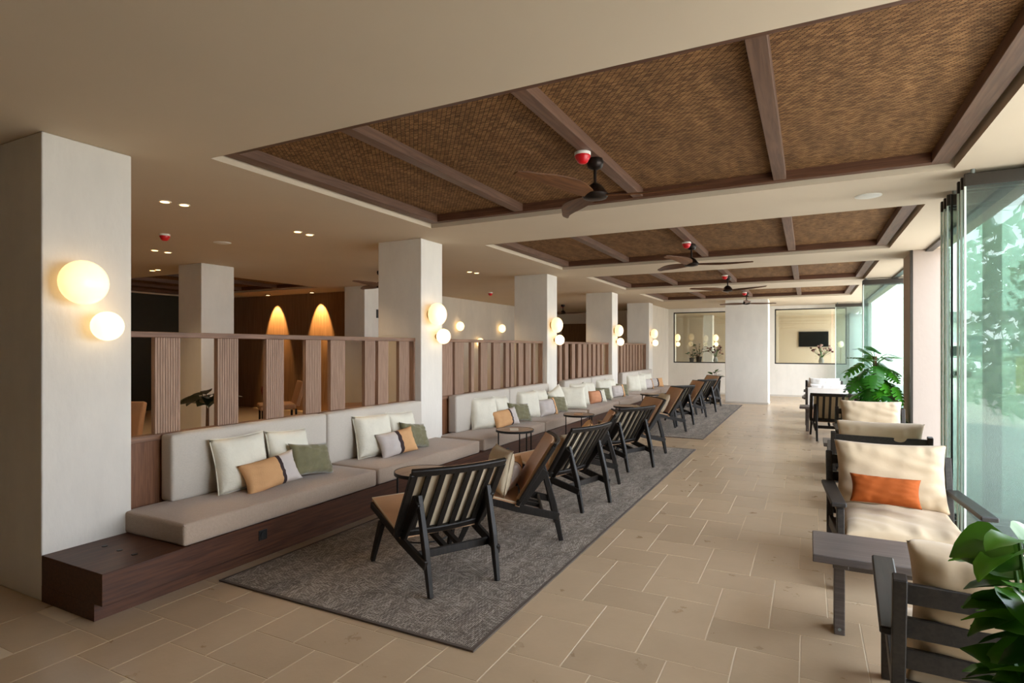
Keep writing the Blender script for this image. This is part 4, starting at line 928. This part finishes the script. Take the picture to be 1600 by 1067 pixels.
def flowers(x, y, z, r, n, label, seed):
    R = random.Random(seed); t = thing('flower_arrangement', label, 'flowers', (x, y, z)); obj('vase', MB().lathe([(.05, 0), (.08, .08), (.05, .17), (.055, .2), (.04, .2), (.03, .1)], 18), M['potw'], t, smooth=True)
    s = MB(); f = MB()
    for k in range(n):
        a = R.uniform(0, 6.28); rr = r*math.sqrt(R.random()); zz = .28+.3*R.random(); p = (rr*cos(a), rr*sin(a)*.7, zz); s.tube([(0, 0, .18), (p[0]*.5, p[1]*.5, zz*.75), p], .004, 4)
        b_ = obj('blossom', MB().ball(p, .035, .035, .028, 8, 5), M['flower' if R.random() < .7 else 'flower2'], t, smooth=3.0)
    obj('stems', s, M['gstem'], t)
flowers(-2.72, 20.0, 1.0, .25, 26, 'dusty pink flower bunch behind the left end window', 2)
flowers(.35, 20.0, 1.0, .34, 30, 'dried pink flower bunch behind the right end window under the screen', 3)
# TV and lamps beyond the windows
t = thing('television', 'black flat television on the beige wall beyond the right window', 'television', (.18, 25.58, 1.83))
obj('casing', MB().box(-.52, .52, -.05, 0, -.3, .3), M['blackp'], t, bev=.006); obj('screen', MB().box(-.5, .5, -.053, -.05, -.28, .28), M['screen'], t)
for i, x in enumerate((-4.9, -3.7)): tag(obj('column', MB().box(x, x+.35, 22.4+i*1.4, 22.8+i*1.4, 0, CZ), M['plaster'], bev=.006), kind='structure')
for i, (x, y) in enumerate(((-4.55, 22.6), (-3.35, 24.0))):
    t = thing('wall_lamp', 'double globe lamp seen through the left end window, %s one' % ('left', 'right')[i], 'lamp', (x, y, 1.75), group='lamps beyond the end windows')
    obj('large_globe', MB().ball((.1, 0, .13), .1, .12, .14, 16, 10), M['globe'], t, smooth=3.0); obj('small_globe', MB().ball((.1, .05, -.12), .08, .09, .09, 14, 8), M['globe2'], t, smooth=3.0)
t = thing('globe_lamp', 'small warm lamp at the right edge behind the right end window', 'lamp', (1.05, 24.2, 1.62)); obj('globe', MB().ball((0, 0, 0), .1, .1, .12, 14, 8), M['globe'], t, smooth=3.0); obj('stand', MB().tube([(0, 0, -1.62), (0, 0, -.1)], .012, 8), M['brass'], t)
# inner room seats
def inner_chair(x, y, rz, label, red=True):
    t = thing('lounge_chair', label, 'chair', (x, y, 0), rz, group='tan lounge chairs in the inner room')
    obj('seat', MB().box(-.34, .34, -.02, .6, .36, .46), M['leather'], t, bev=.03); obj('backrest', MB().sweep([(0, .62, .42), (0, .74, .86)], (.68, .08), (1, 0, 0)), M['leather'], t, bev=.02)
    for sx_ in (-.3, .3):
        for sy_ in (.03, .6): obj('leg', MB().sweep([(sx_*1.1, sy_, 0), (sx_, sy_, .37)], (.035, .035), (0, 1, 0)), M['black'], t)
inner_chair(-9.0, 7.35, RD(-35), 'tan lounge chair with dark red pillow, seen through the second partition gap')
inner_chair(-7.6, 7.9, RD(-35), 'tan lounge chair seen through the third partition gap')
inner_chair(-6.9, 3.3, RD(30), 'lounge chair seen at the far left of the nearest partition')
tag(link('red_pillow', pillow_mesh(.42, .3, .14, M['redc'], 51)[0], None, (-9.2, 7.75, .46)), 'dark red pillow on a tan lounge chair in the inner room', 'pillow').rotation_euler = (0, RD(15), RD(-110))
